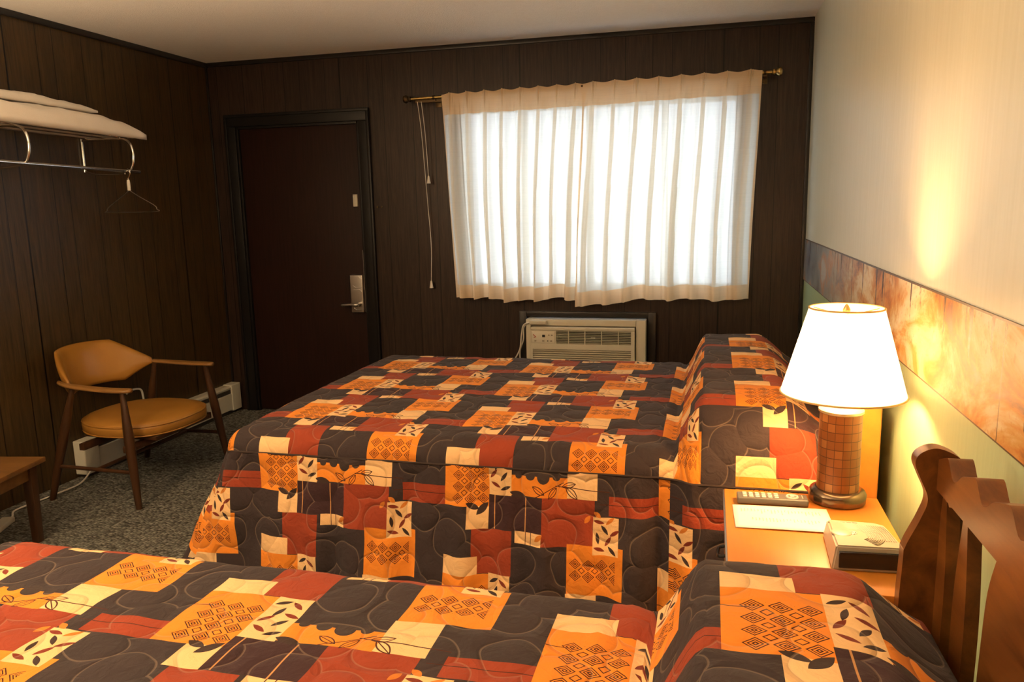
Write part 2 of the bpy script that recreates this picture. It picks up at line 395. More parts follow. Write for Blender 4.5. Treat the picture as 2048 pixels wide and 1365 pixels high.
    col = mix(m, tan.k, col, (.55,.27,.10))
    # weave tone and stitching: wandering scalloped quilt lines
    n0 = nd(m, 'ShaderNodeTexNoise'); n0.inputs['Scale'].default_value = 7; n0.inputs['Detail'].default_value = 1; lk(m, tc.outputs['UV'], n0.inputs['Vector'])
    mixv = nd(m, 'ShaderNodeVectorMath', operation='MULTIPLY_ADD'); lk(m, n0.outputs['Color'], mixv.inputs[0]); mixv.inputs[1].default_value = (.05,.05,0); lk(m, tc.outputs['UV'], mixv.inputs[2])
    def vor(feature, vec):
        vo = nd(m, 'ShaderNodeTexVoronoi', feature=feature); vo.inputs['Scale'].default_value = 7.5; vo.inputs['Randomness'].default_value = .8; vo.voronoi_dimensions = '2D'; lk(m, vec, vo.inputs['Vector']); return vo
    ve = vor('F1', mixv.outputs[0])
    dist = (E(nt, ve.outputs['Distance'])-.47).abs()*.9
    st = dist.lt(.013)
    stc = mix(m, .5, col, (.45,.32,.22))
    col = mix(m, (st*.40).k, col, stc)
    fine = nd(m, 'ShaderNodeTexNoise'); fine.inputs['Scale'].default_value = 700; lk(m, tc.outputs['UV'], fine.inputs['Vector'])
    lk(m, col, bs(m).inputs['Base Color'])
    puff = ramp(m, dist.k, [(0, (0,0,0)), (.05, (.4,.4,.4)), (.15, (.78,.78,.78)), (.35, (1,1,1))])
    wr = nd(m, 'ShaderNodeTexNoise'); wr.inputs['Scale'].default_value = 26; wr.inputs['Detail'].default_value = 4; wr.inputs['Distortion'].default_value = 1.2; lk(m, tc.outputs['UV'], wr.inputs['Vector'])
    h = E(nt, puff) + E(nt, wr.outputs[0])*.55 + E(nt, fine.outputs[0])*.03
    bump(m, h.k, .7, .012)
    bs(m).inputs['Sheen Weight'].default_value = .05; bs(m).inputs['Sheen Roughness'].default_value = .5
    return m
M_quilt = quilt_mat()

# ------------------------------------------------------------------ room shell
def slab(name, x0, x1, y0, y1, z0, z1, m):
    b = bm_new(); box(b, x0, x1, y0, y1, z0, z1); return structure(obj(name, b, m))
slab('floor', -.15, RW+.15, -RD-.15, .25, -.12, 0, M_carpet)
slab('ceiling', -.15, RW+.15, -RD-.15, .25, RH, RH+.12, M_ceil)
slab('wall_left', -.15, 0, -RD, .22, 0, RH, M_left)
slab('wall_right', RW, RW+.15, -RD, .22, 0, RH, M_wallR)
slab('wall_front', -.15, RW+.15, -RD-.15, -RD, 0, RH, M_left)
# window wall with its openings: door, window and the air conditioner sleeve
DX0, DX1, DZ = .206, 1.111, 2.004
WX0, WX1, WZ0, WZ1 = 1.82, 3.55, .89, 2.06
AX0, AX1, AZ0, AZ1 = 2.25, 3.00, .30, .725
def back_wall():
    b = bm_new()
    xs = sorted({0, DX0, DX1, WX0, WX1, AX0, AX1, RW}); zs = sorted({0, AZ0, AZ1, WZ0, DZ, WZ1, RH})
    for x0, x1 in zip(xs, xs[1:]):
        for z0, z1 in zip(zs, zs[1:]):
            cx, cz = (x0+x1)/2, (z0+z1)/2
            if DX0 < cx < DX1 and cz < DZ: continue
            if WX0 < cx < WX1 and WZ0 < cz < WZ1: continue
            if AX0 < cx < AX1 and AZ0 < cz < AZ1: continue
            box(b, x0, x1, 0, .16, z0, z1)
    bmesh.ops.remove_doubles(b, verts=b.verts, dist=1e-5)
    seen = {}
    for f in list(b.faces):
        k = tuple(round(c, 4) for c in f.calc_center_median()); seen.setdefault(k, []).append(f)
    dup = [f for fs in seen.values() if len(fs) > 1 for f in fs]
    bmesh.ops.delete(b, geom=dup, context='FACES')
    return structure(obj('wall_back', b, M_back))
back_wall()
def trims():
    b = bm_new(); box(b, 0, .022, -RD, 0, RH-.032, RH, .004); structure(obj('trim_1', b, M_trim, smooth=True))
    b = bm_new(); box(b, .022, RW, -.02, 0, RH-.028, RH, .004); structure(obj('trim_2', b, M_trim, smooth=True))
    b = bm_new(); box(b, 0, .014, -.014, 0, 0, RH-.032, .003); structure(obj('trim_3', b, M_trim, smooth=True))
    b = bm_new(); box(b, RW-.022, RW, -.018, 0, 0, RH-.028, .003); structure(obj('trim_4', b, M_trim, smooth=True))
    b = bm_new(); box(b, 1.20, 2.17, -.012, 0, 0, .09, .003); box(b, 3.06, RW, -.012, 0, 0, .09, .003); structure(obj('baseboard_back', b, M_trim, smooth=True))
    b = bm_new(); box(b, RW-.0045, RW-.0005, -RD+.001, -.019, .965, 1.2055)
    o = obj('wallpaper_border', b, M_border); tag(o, 'wallpaper border of autumn woodland scenes running along the pale right wall', 'wallpaper border')
trims()

# outside ground, seen only as light through the curtain
b = bm_new(); box(b, -6, 10, .4, 14, -.5, -.4); structure(obj('ground', b, M_snow))

# ------------------------------------------------------------------ door
def door():
    d = bm_new(); box(d, DX0+.004, DX1-.004, .012, .052, .01, DZ-.006, .002)
    root = structure(obj('door_1', d, M_door, smooth=True))
    b = bm_new()
    w = .085
    for x0, x1, x2, side in ((DX0-w, DX0-.004, DX0+.012, -1), (DX1+w, DX1+.004, DX1-.012, 1)):
        xa, xb = min(x0, x1), max(x0, x1)
        box(b, xa, xb, -.022, 0, 0, DZ+.004, .006)
        xa, xb = min(x0, x0-side*.02), max(x0, x0-side*.02)
        box(b, xa, xb, -.030, -.020, 0, DZ+w-.02, .004)
        xa, xb = min(x1, x2), max(x1, x2)
        box(b, xa, xb, -.012, .012, 0, DZ+.004, .002)
    box(b, DX0-w, DX1+w, -.022, 0, DZ+.004, DZ+w, .006)
    box(b, DX0-w, DX1+w, -.030, -.020, DZ+w-.02, DZ+w, .004)
    box(b, DX0, DX1, -.012, .012, DZ-.012, DZ+.004, .002)
    o = obj('door_frame', b, M_frame, root, smooth=True)
    b = bm_new(); box(b, DX0+.01, DX1-.01, .052, .16, 0, DZ)   # closed back of the doorway
    obj('door_jamb', b, M_frame, root)
    # electronic lock with lever
    b = bm_new(); box(b, .992, 1.088, -.022, .012, .712, .972, .008, 3)
    lock = obj('door_lock', b, M_steel, root, smooth=True)
    b = bm_new()
    P = [(1.018,-.0235,.900),(1.035,-.0235,.886),(1.082,-.0235,.886)]; tube(b, P, .0016, 6)
    P = [(1.018,-.0235,.872),(1.066,-.0235,.872),(1.082,-.0235,.856)]; tube(b, P, .0016, 6)
    P = [(1.018,-.0235,.745),(1.032,-.0235,.732),(1.075,-.0235,.732)]; tube(b, P, .0016, 6)
    P = [(1.062,-.0235,.962),(1.082,-.0235,.945)]; tube(b, P, .0016, 6)
    obj('lock_trim', b, M_chrome, lock, smooth=True)
    b = bm_new(); tube(b, [(1.062,-.020,.772),(1.062,-.062,.772)], .013, 16)
    tube(b, smoothpath([(1.062,-.060,.772),(1.045,-.066,.772),(1.01,-.066,.772),(.955,-.064,.770),(.945,-.060,.770)]), [.012]*8+[.0095]*17, 12)
    obj('door_handle', b, M_steel, lock, smooth=True)
    b = bm_new(); box(b, 1.045, 1.075, -.006, .013, 1.452, 1.532, .002); box(b, 1.047, 1.052, -.010, -.004, 1.462, 1.522, .001)
    o = obj('latch_plate', b, M_cream_enamel, root, smooth=True); o['label'] = 'small pale rectangular latch plate'
    b = bm_new(); box(b, 1.093, 1.098, -.004, .012, .735, 1.16, .001); obj('strike_strip', b, M_steel, root)
    lock.location.z = .02
    return root
door()
b = bm_new(); tube(b, [(1.222,0,1.445),(1.222,-.012,1.445)], .007, 12); tube(b, [(1.252,0,1.445),(1.252,-.008,1.445)], .005, 12)
tag(obj('latch_catch', b, M_brass_dark, smooth=True), 'tiny aged brass catch on the panelling right of the door', 'catch')

# ------------------------------------------------------------------ window behind the curtain
def window():
    b = bm_new()
    box(b, WX0, WX1, .05, .10, WZ0, WZ0+.04); box(b, WX0, WX1, .05, .10, WZ1-.04, WZ1)
    box(b, WX0, WX0+.04, .05, .10, WZ0, WZ1); box(b, WX1-.04, WX1, .05, .10, WZ0, WZ1)
    for x in (2.22, 2.64, 3.10): box(b, x-.02, x+.02, .055, .095, WZ0, WZ1)
    root = structure(obj('window_1', b, M_winframe))
    b = bm_new(); box(b, WX0+.01, WX1-.01, .072, .076, WZ0+.01, WZ1-.01)
    g = obj('window_pane', b, M_window, root)
    b = bm_new(); box(b, WX0-.06, WX1+.06, -.018, .05, WZ0-.03, WZ0, .004); obj('window_sill', b, M_trim, root)
window()

# ------------------------------------------------------------------ curtain rod, cords, curtain
def RZ(x): return 2.112 + (x-1.52)*.0145
def rod():
    t = thing('curtain_rod', 'thin brass curtain rod with round finials above the window', 'curtain rod', (1.52, -.1, 2.1))
    b = bm_new(); tube(b, [(1.53,-.10,RZ(1.53)), (3.70,-.10,RZ(3.70))], .009, 14); obj('pole', b, M_brass, t, smooth=True)
    for x, s in ((1.53,-1), (3.70,1)):
        b = bm_new()
        pr = [(.006,0),(.017,.004),(.017,.012),(.010,.018),(.021,.026),(.025,.038),(.020,.050),(.006,.056)]
        n = 20; z = RZ(x); rings = [[b.verts.new((x+s*a, -.10+r*math.cos(2*PI*k/n), z+r*math.sin(2*PI*k/n))) for k in range(n)] for r, a in pr]
        for A, B in zip(rings, rings[1:]):
            for k in range(n): b.faces.new((A[k], A[(k+1)%n], B[(k+1)%n], B[k]))
        b.faces.new(rings[0]); b.faces.new(rings[-1][::-1])
        obj('finial', b, M_brass if s > 0 else M_brass_dark, t, smooth=True)
    for x in (1.68, 2.62, 3.66):
        b = bm_new(); z = RZ(x); box(b, x-.012, x+.012, -.10, 0, z-.022, z-.010, .002); box(b, x-.02, x+.02, -.006, 0, z-.05, z+.02, .002)
        tube(b, [(x-.006,-.10,z),(x+.006,-.10,z)], .0135, 16)
        obj('bracket', b, M_brass_dark, t, smooth=True)
    b = bm_new(); box(b, 1.55, 3.66, -.088, -.075, RZ(2.6)-.040, RZ(2.6)-.022, .002, M=None)
    obj('traverse_track', b, M_brass_dark, t)
    b = bm_new(); tube(b, [(1.765,-.11,RZ(1.7)-.045),(1.79,-.11,RZ(1.7)-.045)], .006, 12); obj('end_glide', b, M_chrome, t, smooth=True)
rod()
def cords():
    for name, pts, zb, lab in (('curtain_cord', [(1.592,-.09,2.095),(1.602,-.07,1.9),(1.606,-.05,1.63)], 1.60, 'shorter white curtain pull cord with tassel, left of the curtain'),
                      ('curtain_cord', [(1.566,-.09,2.095),(1.578,-.07,1.9),(1.590,-.04,1.45),(1.600,-.035,1.2),(1.592,-.04,.95)], .92, 'longer white curtain pull cord hanging down to mid wall, left of the curtain')):
        t = thing('pull_cord', lab, 'cord', (pts[-1][0], pts[-1][1], zb), 'curtain pull cords')
        b = bm_new(); tube(b, smoothpath(pts), .0020, 6); obj('string', b, M_white_cord, t, smooth=True)
        x, y, z = pts[-1]
        b = bm_new(); lathe(b, [(.004, z+.006),(.006, z),(.012, z-.038),(.013, z-.042)], x, y, 14); obj('tassel', b, M_white_cord, t, smooth=True)
cords()
def curtain_panel(x0, x1, xb0, xb1, npleat, seed, label, zbf, yo=0):
    """pinch-pleated sheer: folds are gathered at the header and run down to a loose hem"""
    t = thing('curtain', label, 'curtain', ((x0+x1)/2, -.1, .85), 'sheer curtain panels over the window')
    rnd = random.Random(seed); NX = npleat*40; NZ = 60
    offs = [rnd.uniform(-.35,.35) for _ in range(npleat+1)]
    amps = [rnd.uniform(.75,1.25) for _ in range(npleat+1)]
    def P(i, j):
        a = i/NX; w = j/NZ
        k = a*npleat; ki = int(min(k, npleat-1)); fr = k-ki
        top = RZ(x0+(x1-x0)*a)+.012 ; bot = zbf(a)
        z = top + (bot-top)*w
        # narrow pinch around the pleat centre (fr=.5) at the top
        dd = abs(fr-.5)
        pin = math.exp(-(dd/.075)**2); tri = math.cos((fr-.5)*2*PI*9)*math.exp(-(dd/.10)**2)
        hdr = max(0, 1-w/.10)
        y_top = -.112 - .024*pin*amps[ki] - .011*tri
        z += .004*math.cos((fr-.5)*2*PI)*hdr + .002
        fold = math.cos((fr-.5)*2*PI)
        fold2 = math.sin(k*2*PI*.5 + offs[ki]*2)
        amp = (.010 + .030*min(1, w*1.6))*amps[ki]
        sharp = math.copysign(abs(fold)**.75, fold)
        y_b = -.118 - amp*sharp - .008*fold2*w - .010*noise.noise(Vector((a*9+seed, w*2, 0)))
        wt = min(1, w/.10); wt = wt*wt*(3-2*wt)
        y = y_top*(1-wt) + y_b*wt
        x = (x0 + (x1-x0)*a)*(1-w) + (xb0 + (xb1-xb0)*a)*w
        x += .012*math.sin(k*2*PI+1.0)*w*(1-abs(2*a-1)**6) + .012*math.sin(w*5+seed)*w*(1 if 0 < a < 1 else .3)
        if w < .12 : x += (.5-fr)*.10*((x1-x0)/npleat)*pin*1.5
        return (x, min(y, -.082)-yo, z)
    b = bm_new(); g = [[b.verts.new(P(i, j)) for j in range(NZ+1)] for i in range(NX+1)]
    jt = 6; jb = NZ-4; fl = {}
    for i in range(NX):
        for j in range(NZ):
            f = b.faces.new((g[i][j], g[i+1][j], g[i+1][j+1], g[i][j+1]))
            fr_ = ((i+.5)/NX*npleat) % 1; ki_ = int((i+.5)/NX*npleat)
            dbl = abs(fr_-.5 + .04*math.sin(ki_*2.3+j*.03)) < (.10 + .09*(j/NZ)*(.5+.5*math.sin(ki_*1.7+seed)))
            f.material_index = 1 if (j < jt or j >= jb or i < 3 or i >= NX-3) else (2 if dbl else 0)
    obj('panel', b, [M_sheer, M_header, M_fold], t, smooth='all')
    for ki in range(npleat):
        a = (ki+.5)/npleat; x = x0+(x1-x0)*a; z = RZ(x)
        b = bm_new(); tube(b, [(x,-.112,z-.01),(x,-.104,z+.008),(x,-.100,z+.0135),(x,-.094,z+.009),(x,-.092,z-.012)], .0022, 6)
        obj('drapery_hook', b, M_brass_dark, t, smooth=True)
curtain_panel(1.735, 2.640, 1.775, 2.556, 8, 3, 'left panel of the sheer cream pleated curtain, its outer edge gathered wavy', lambda a: .842 + .010*math.sin(a*9) + .008*math.sin(a*23+1) - .004*a)
curtain_panel(2.628, 3.645, 2.562, 3.605, 8, 8, 'right panel of the sheer cream pleated curtain, nearest the pale wall', lambda a: .795 + .055*min(1, a*2.4) + .006*math.sin(a*21), .014)

# ------------------------------------------------------------------ air conditioner
def air_conditioner():
    # dark wooden surround set round the wall opening
    b = bm_new(); y = -.035
    def quadbox(x0, x1, z0, z1): box(b, x0, x1, y, 0, z0, z1, .004)
    quadbox(2.185, 2.235, .24, .757); quadbox(3.015, 3.062, .24, .757); quadbox(2.235, 3.015, .722, .757); quadbox(2.235, 3.015, .24, .29)
    tag(obj('wall_surround', b, M_trim, smooth=True), 'dark wooden surround framing the air conditioner under the window', 'frame')
    t = thing('air_conditioner', 'beige through-the-wall air conditioner under the curtain, behind the far bed', 'air conditioner', (2.62, -.06, .30))
    X0, X1, Z0, Z1 = 2.245, 3.005, .295, .716; yf = -.125
    b = bm_new()
    box(b, X0, X1, -.020, .30, Z0, Z1-.002, .004)
    box(b, X0, X0+.032, -.10, -.02, Z0, Z1, .005); box(b, X1-.060, X1, -.10, -.02, Z0, Z1, .005); box(b, X0+.032, X1-.06, -.10, -.02, Z1-.040, Z1, .005); box(b, X0+.032, X1-.06, -.10, -.02, Z0, Z0+.03, .005)
    obj('sleeve', b, M_cream_plastic, t, smooth=True)
    a0, a1 = X0+.036, X1-.066; zt = Z1-.046
    # front grille body: frame pieces round the two louvre openings
    gx0, gx1, gz0, gz1 = a0+.165, a1-.022, zt-.105, zt-.022
    lx0, lx1, lz0, lz1 = a0+.012, a1-.022, Z0+.05, zt-.142
    b = bm_new()
    box(b, a0, a1, yf, -.03, gz1, zt, .006); box(b, a0, gx0, yf, -.03, gz0, gz1); box(b, gx1, a1, yf, -.03, gz0, gz1)
    box(b, a0, a1, yf, -.03, lz1, gz0); box(b, a0, lx0, yf, -.03, lz0, lz1); box(b, lx1, a1, yf, -.03, lz0, lz1); box(b, a0, a1, yf, -.03, Z0+.034, lz0, .004)
    obj('front_panel', b, M_cream_plastic, t, smooth=True)
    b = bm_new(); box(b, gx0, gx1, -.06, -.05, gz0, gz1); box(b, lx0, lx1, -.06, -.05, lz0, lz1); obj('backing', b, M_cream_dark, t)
    b = bm_new()
    for i in range(8):
        z = gz0 + (i+.5)*(gz1-gz0)/8; box(b, gx0, gx1, yf+.004, yf+.022, z-.0013, z+.0013, M=None)
    for i in range(4):
        x = gx0 + (i+.75)*(gx1-gx0)/4.5; box(b, x-.0025, x+.0025, yf+.002, yf+.012, gz0, gz1)
    obj('outlet_grille', b, M_cream_plastic, t)
    b = bm_new(); n = 13
    for i in range(n):
        z = lz0 + (i+.5)*(lz1-lz0)/n
        box(b, lx0, lx1, -.012, .012, -.0028, .0028, .001, 1, M=Matrix.Translation((0, yf+.014, z)) @ Matrix.Rotation(math.radians(12), 4, 'X'))
    obj('intake_louvres', b, M_cream_plastic, t)
    # control panel
    cx0, cx1 = a0+.008, gx0-.008
    b = bm_new(); box(b, cx0, cx1, yf-.004, yf+.002, gz0+.002, gz1-.004, .003)
    cp = obj('control_panel', b, mat('control_panel_cream', (.70,.66,.54), .4), t, smooth=True)
    b = bm_new(); box(b, cx0+.068, cx0+.086, yf-.0055, yf-.003, gz1-.042, gz1-.026); obj('display', b, M_black, cp)
    for dx, dz, w in ((.018,-.066,.012), (.068,-.066,.014), (.100,-.066,.007), (.120,-.066,.012), (.106,-.028,.010), (.126,-.028,.010)):
        b = bm_new(); x = cx0+dx; z = gz1+dz; box(b, x, x+w, yf-.008, yf-.003, z-.004, z+.004, .002)
        obj('button', b, M_black if w < .008 else mat('button_tan', (.34,.28,.20), .5), cp, smooth=True)
    b = bm_new(); tube(b, smoothpath([(cx0+.010,yf-.005,gz1-.024),(cx0+.018,yf-.005,gz1-.034),(cx0+.026,yf-.005,gz1-.040),(cx0+.014,yf-.005,gz1-.046)]), .0022, 6); obj('emblem', b, mat('emblem_red', (.5,.06,.03), .5), cp)
    b = bm_new(); box(b, (gx0+gx1)/2-.014, (gx0+gx1)/2+.014, yf-.002, yf+.004, gz0+.036, gz0+.043, .001); obj('name_badge', b, M_cream_enamel, t, smooth=True)
    b = bm_new(); box(b, X0+.03, X0+.14, -.130, -.100, Z1-.030, Z1-.004, .008, 3); obj('cord_block', b, M_cream_plastic, t, smooth=True)
    b = bm_new(); tube(b, smoothpath([(X0+.04,-.118,Z1-.016),(X0-.01,-.115,Z1-.035),(X0-.03,-.10,.62),(X0-.045,-.09,.52),(X0-.09,-.07,.44),(X0-.12,-.06,.40)]), .0045, 8)
    tube(b, smoothpath([(X0+.02,-.108,Z1-.02),(X0-.015,-.10,.66),(X0-.022,-.085,.58),(X0-.05,-.07,.50),(X0-.05,-.06,.40)]), .0045, 8)
    o = obj('power_cord', b, M_white_cord, t, smooth=True); o['label'] = 'white looped power cord'
air_conditioner()

# ------------------------------------------------------------------ baseboard heater
def heater():
    t = thing('baseboard_heater', 'cream baseboard heater along the foot of the left wall, behind the armchair', 'heater', (.035, -.8, 0))
    y0, y1 = -1.50, -.03
    b = bm_new()
    pr = [(.003,.03),(.003,.205),(.055,.205),(.072,.195),(.072,.185),(.060,.178),(.060,.150),(.072,.146),(.072,.035),(.066,.030)]
    prism(b, pr, lambda x, z: (x, y0, z), lambda x, z: (x, y1, z))
    obj('casing', b, M_cream_enamel, t)
    b = bm_new(); box(b, .0605, .066, y0+.02, y1-.02, .151, .176); obj('outlet_slot', b, M_cream_dark, t)
    for ya, yb in ((y1-.10, y1+.006), (y0-.006, y0+.10)):
        b = bm_new(); box(b, .003, .078, ya, yb, .022, .212, .007, 3); obj('end_cap', b, M_cream_enamel, t, smooth=True)
    b = bm_new(); box(b, .004, .05, y0+.02, y1-.02, 0, .03); obj('base_rail', b, M_cream_dark, t)
heater()

# ------------------------------------------------------------------ armchair
def armchair():
    C = Vector((.46, -1.455, 0))
    t = thing('armchair', 'mid-century armchair with mustard vinyl seat and curved back, against the left wall', 'armchair', C)
    def A(x, y, z): return (C.x+x, C.y+y, z)
    AZ = .588
    # seat cushion: rounded trapezoid, welted
    N = 48
    def ring(sc, z, dx=0):
        out = []
        for k in range(N):
            a = 2*PI*k/N; c, s = math.cos(a), math.sin(a)
            p = 2.6; r = (abs(c)**p + abs(s)**p)**(-1/p)
            wy = .290 if c > -.2 else .290 - .05*(-c-.2)
            out.append((-.012+dx + .288*sc*r*c, wy*sc*r*s, z))
        return out
    b = bm_new()
    prof = [(.0,.432),(.5,.430),(.82,.424),(.94,.414),(.985,.402),(1.0,.385),(.995,.362),(.96,.348),(.0,.348)]
    rings = []
    for sc, z in prof: rings.append([b.verts.new(A(*p)) for p in ring(max(sc,.01), z - .02)])
    for P, Q in zip(rings, rings[1:]):
        for k in range(N): b.faces.new((P[k], P[(k+1)%N], Q[(k+1)%N], Q[k]))
    b.faces.new(rings[0]); b.faces.new(rings[-1][::-1])
    seat = obj('seat', b, M_vinyl, t, smooth='all')
    b = bm_new(); tube(b, [A(*p) for p in ring(.99, .380)], .0045, 6, closed=True); tube(b, [A(*p) for p in ring(.985, .332)], .004, 6, closed=True)
    obj('welt', b, M_vinyl, seat, smooth='all')
    b = bm_new(); box(b, C.x-.20, C.x+.23, C.y-.22, C.y+.22, .305, .327, .006); obj('seat_base', b, M_chairwood, t)
    # curved backrest pad: hexagonal outline wrapped round an arc
    def back_pt(s, h, off):      # s -1..1 along, h height 0..1, off thickness
        ang = s*1.06
        Rr = .375
        x = -.095 - Rr*math.cos(ang) + .10 ; y = Rr*.93*math.sin(ang)
        taper = 1 if abs(s) < .55 else max(.12, 1-(abs(s)-.55)/.45*.88)
        zc = .607 + .028*(1-abs(s)**2)
        hh = .115*taper
        z = zc + (h*2-1)*hh
        lean = -(h-.4)*.075*taper
        n = Vector((-math.cos(ang), math.sin(ang)*.93, 0))
        p = Vector((x+lean, y, z)) + n*off
        return A(*p)
    b = bm_new(); NS, NH = 44, 12
    fr = []; bk = []
    for i in range(NS+1):
        s = -1+2*i/NS; F_, B_ = [], []
        for j in range(NH+1):
            h = j/NH; e = (1-abs(2*h-1)**4)*(1-abs(s)**10)
            F_.append(b.verts.new(back_pt(s, h, -.004-.020*e))); B_.append(b.verts.new(back_pt(s, h, .006+.010*e)))
        fr.append(F_); bk.append(B_)
    for i in range(NS):
        for j in range(NH):
            b.faces.new((fr[i][j], fr[i+1][j], fr[i+1][j+1], fr[i][j+1])); b.faces.new((bk[i][j], bk[i][j+1], bk[i+1][j+1], bk[i+1][j]))
        b.faces.new((fr[i][0], bk[i][0], bk[i+1][0], fr[i+1][0])); b.faces.new((fr[i][NH], fr[i+1][NH], bk[i+1][NH], bk[i][NH]))
    for i in (0, NS):
        for j in range(NH): b.faces.new((fr[i][j], fr[i][j+1], bk[i][j+1], bk[i][j]))
    obj('backrest', b, M_vinyl, t, smooth='all')
    for s in (-1, 1):
        b = bm_new()
        path = smoothpath([(-.262, .285*s, .604), (-.17, .318*s, .598), (.0, .330*s, .590), (.12, .332*s, .588), (.20, .325*s, .588)], 6)
        ws = [.012, .013, .014, .016, .018, .020, .022, .024, .026, .028, .030, .031, .032, .033, .033, .034, .034, .034, .034, .033, .032, .031, .029, .025, .016]
        rings = []
        for i, p in enumerate(path):
            w = ws[min(i, len(ws)-1)]; th = .011
            rings.append([b.verts.new(A(p.x, p.y+w*math.cos(2*PI*k/14), p.z+th*math.sin(2*PI*k/14))) for k in range(14)])
        for P, Q in zip(rings, rings[1:]):
            for k in range(14): b.faces.new((P[k], P[(k+1)%14], Q[(k+1)%14], Q[k]))
        b.faces.new(rings[0]); b.faces.new(rings[-1][::-1])
        obj('armrest', b, M_armwood, t, smooth='all')
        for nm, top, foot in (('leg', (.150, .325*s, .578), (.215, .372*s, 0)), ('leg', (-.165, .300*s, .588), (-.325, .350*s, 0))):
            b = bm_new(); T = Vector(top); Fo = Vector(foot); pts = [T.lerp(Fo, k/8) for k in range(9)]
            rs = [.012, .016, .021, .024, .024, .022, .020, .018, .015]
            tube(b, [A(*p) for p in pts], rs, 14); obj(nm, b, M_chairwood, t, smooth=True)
        b = bm_new(); tube(b, [A(-.265, .336*s, .18), A(.192, .355*s, .18)], [.010, .010], 10); obj('stretcher', b, M_chairwood, t, smooth=True)
    b = bm_new(); tube(b, [A(-.03, -.345, .18), A(-.03, .345, .18)], .010, 10); obj('stretcher', b, M_chairwood, t, smooth=True)
    for x in (-.12, .14):
        b = bm_new(); box(b, C.x+x-.015, C.x+x+.015, C.y-.335, C.y+.335, .270, .305, .004); obj('seat_rail', b, M_chairwood, t, smooth=True)
armchair()

# ------------------------------------------------------------------ small side table at the left edge
def side_table():
    C = (.335, -2.49, 0); t = thing('side_table', 'low brown wooden side table cut off by the left edge, beside the armchair', 'table', C)
    R = Matrix.Translation(C) @ Matrix.Rotation(math.radians(10), 4, 'Z')
    b = bm_new(); box(b, -.27, .24, -.32, .27, .358, .38, .004, M=R); obj('tabletop', b, M_tablewood, t, smooth=True)
    b = bm_new()
    for (x0,x1,y0,y1) in ((-.22,.19,.205,.225), (-.22,.19,-.27,-.25), (.185,.205,-.26,.215), (-.24,-.22,-.26,.215)): box(b, x0, x1, y0, y1, .295, .358, .002, M=R)
    obj('apron', b, M_tablewood, t, smooth=True)
    for x in (-.225, .195):
        for y in (-.26, .215):
            b = bm_new(); vs = box(b, x-.022, x+.022, y-.022, y+.022, 0, .358, .003)
            for v in b.verts:
                if v.co.z < .1: v.co.x = x + (v.co.x-x)*.75; v.co.y = y + (v.co.y-y)*.75
            bmesh.ops.transform(b, matrix=R, verts=b.verts); obj('leg', b, M_chairwood, t, smooth=True)
side_table()
b = bm_new(); tube(b, smoothpath([(.10,-1.50,.05),(.115,-1.60,.012),(.10,-1.75,.007),(.085,-1.88,.007),(.08,-1.98,.007),(.13,-2.04,.007),(.16,-2.09,.010)]), .0045, 8)
ec = tag(obj('power_cable', b, M_white_cord, smooth=True), 'thin white power cable on the carpet between the armchair and the side table', 'cable')
b = bm_new(); box(b, -.028, .028, -.07, .07, 0, .026, .006, 3, M=Matrix.Translation((.185,-2.15,.001)) @ Matrix.Rotation(math.radians(22), 4, 'Z'))
tag(obj('power_outlet_block', b, M_cream_enamel, smooth=True), 'small pale plug block on the carpet behind the side table', 'plug')
b = bm_new(); tube(b, smoothpath([(.010,-1.075,.375),(.030,-1.055,.395),(.048,-1.00,.388),(.050,-.985,.34),(.05,-.98,.26),(.04,-.98,.222)]), .006, 8)
tag(obj('heater_cable', b, M_white_cord, smooth=True), 'short white hooked cable on the left wall above the heater, seen behind the chair seat', 'cable')

# ------------------------------------------------------------------ chrome shelf rack, bedding, hanger
def rack():
    t = thing('wall_rack', 'chrome wall shelf with hanging rail mounted on the left panelled wall', 'rack', (0, -1.6, 1.67))
    ys = (-2.55, -1.87, -1.195)
    b = bm_new(); tube(b, [(.30,-2.62,1.694),(.30,-1.12,1.664)], .0095, 12); o = obj('rail', b, M_chrome, t, smooth=True)
    for y in ys:
        dz = -(y+1.195)*.018
        b = bm_new(); P = smoothpath([(.008,y,1.838+dz),(.05,y,1.842+dz),(.16,y,1.842+dz),(.27,y,1.838+dz),(.315,y,1.815+dz),(.332,y,1.77+dz),(.328,y,1.715+dz),(.312,y,1.680+dz),(.29,y,1.664+dz)], 6)
        tube(b, P, .0075, 10)
        P = smoothpath([(.29,y,1.664+dz),(.20,y,1.652+dz),(.08,y,1.656+dz),(.012,y,1.675+dz)], 5); tube(b, P, .006, 10)
        tube(b, [(.008,y,1.67+dz),(.008,y,1.85+dz)], .0085, 10)
        obj('bracket', b, M_chrome, t, smooth=True)
    for x in (.05, .16, .26):
        b = bm_new(); tube(b, [(x,-2.60,1.871),(x,-1.15,1.849)], .0055, 8); obj('shelf_bar', b, M_chrome, t, smooth=True)
rack()
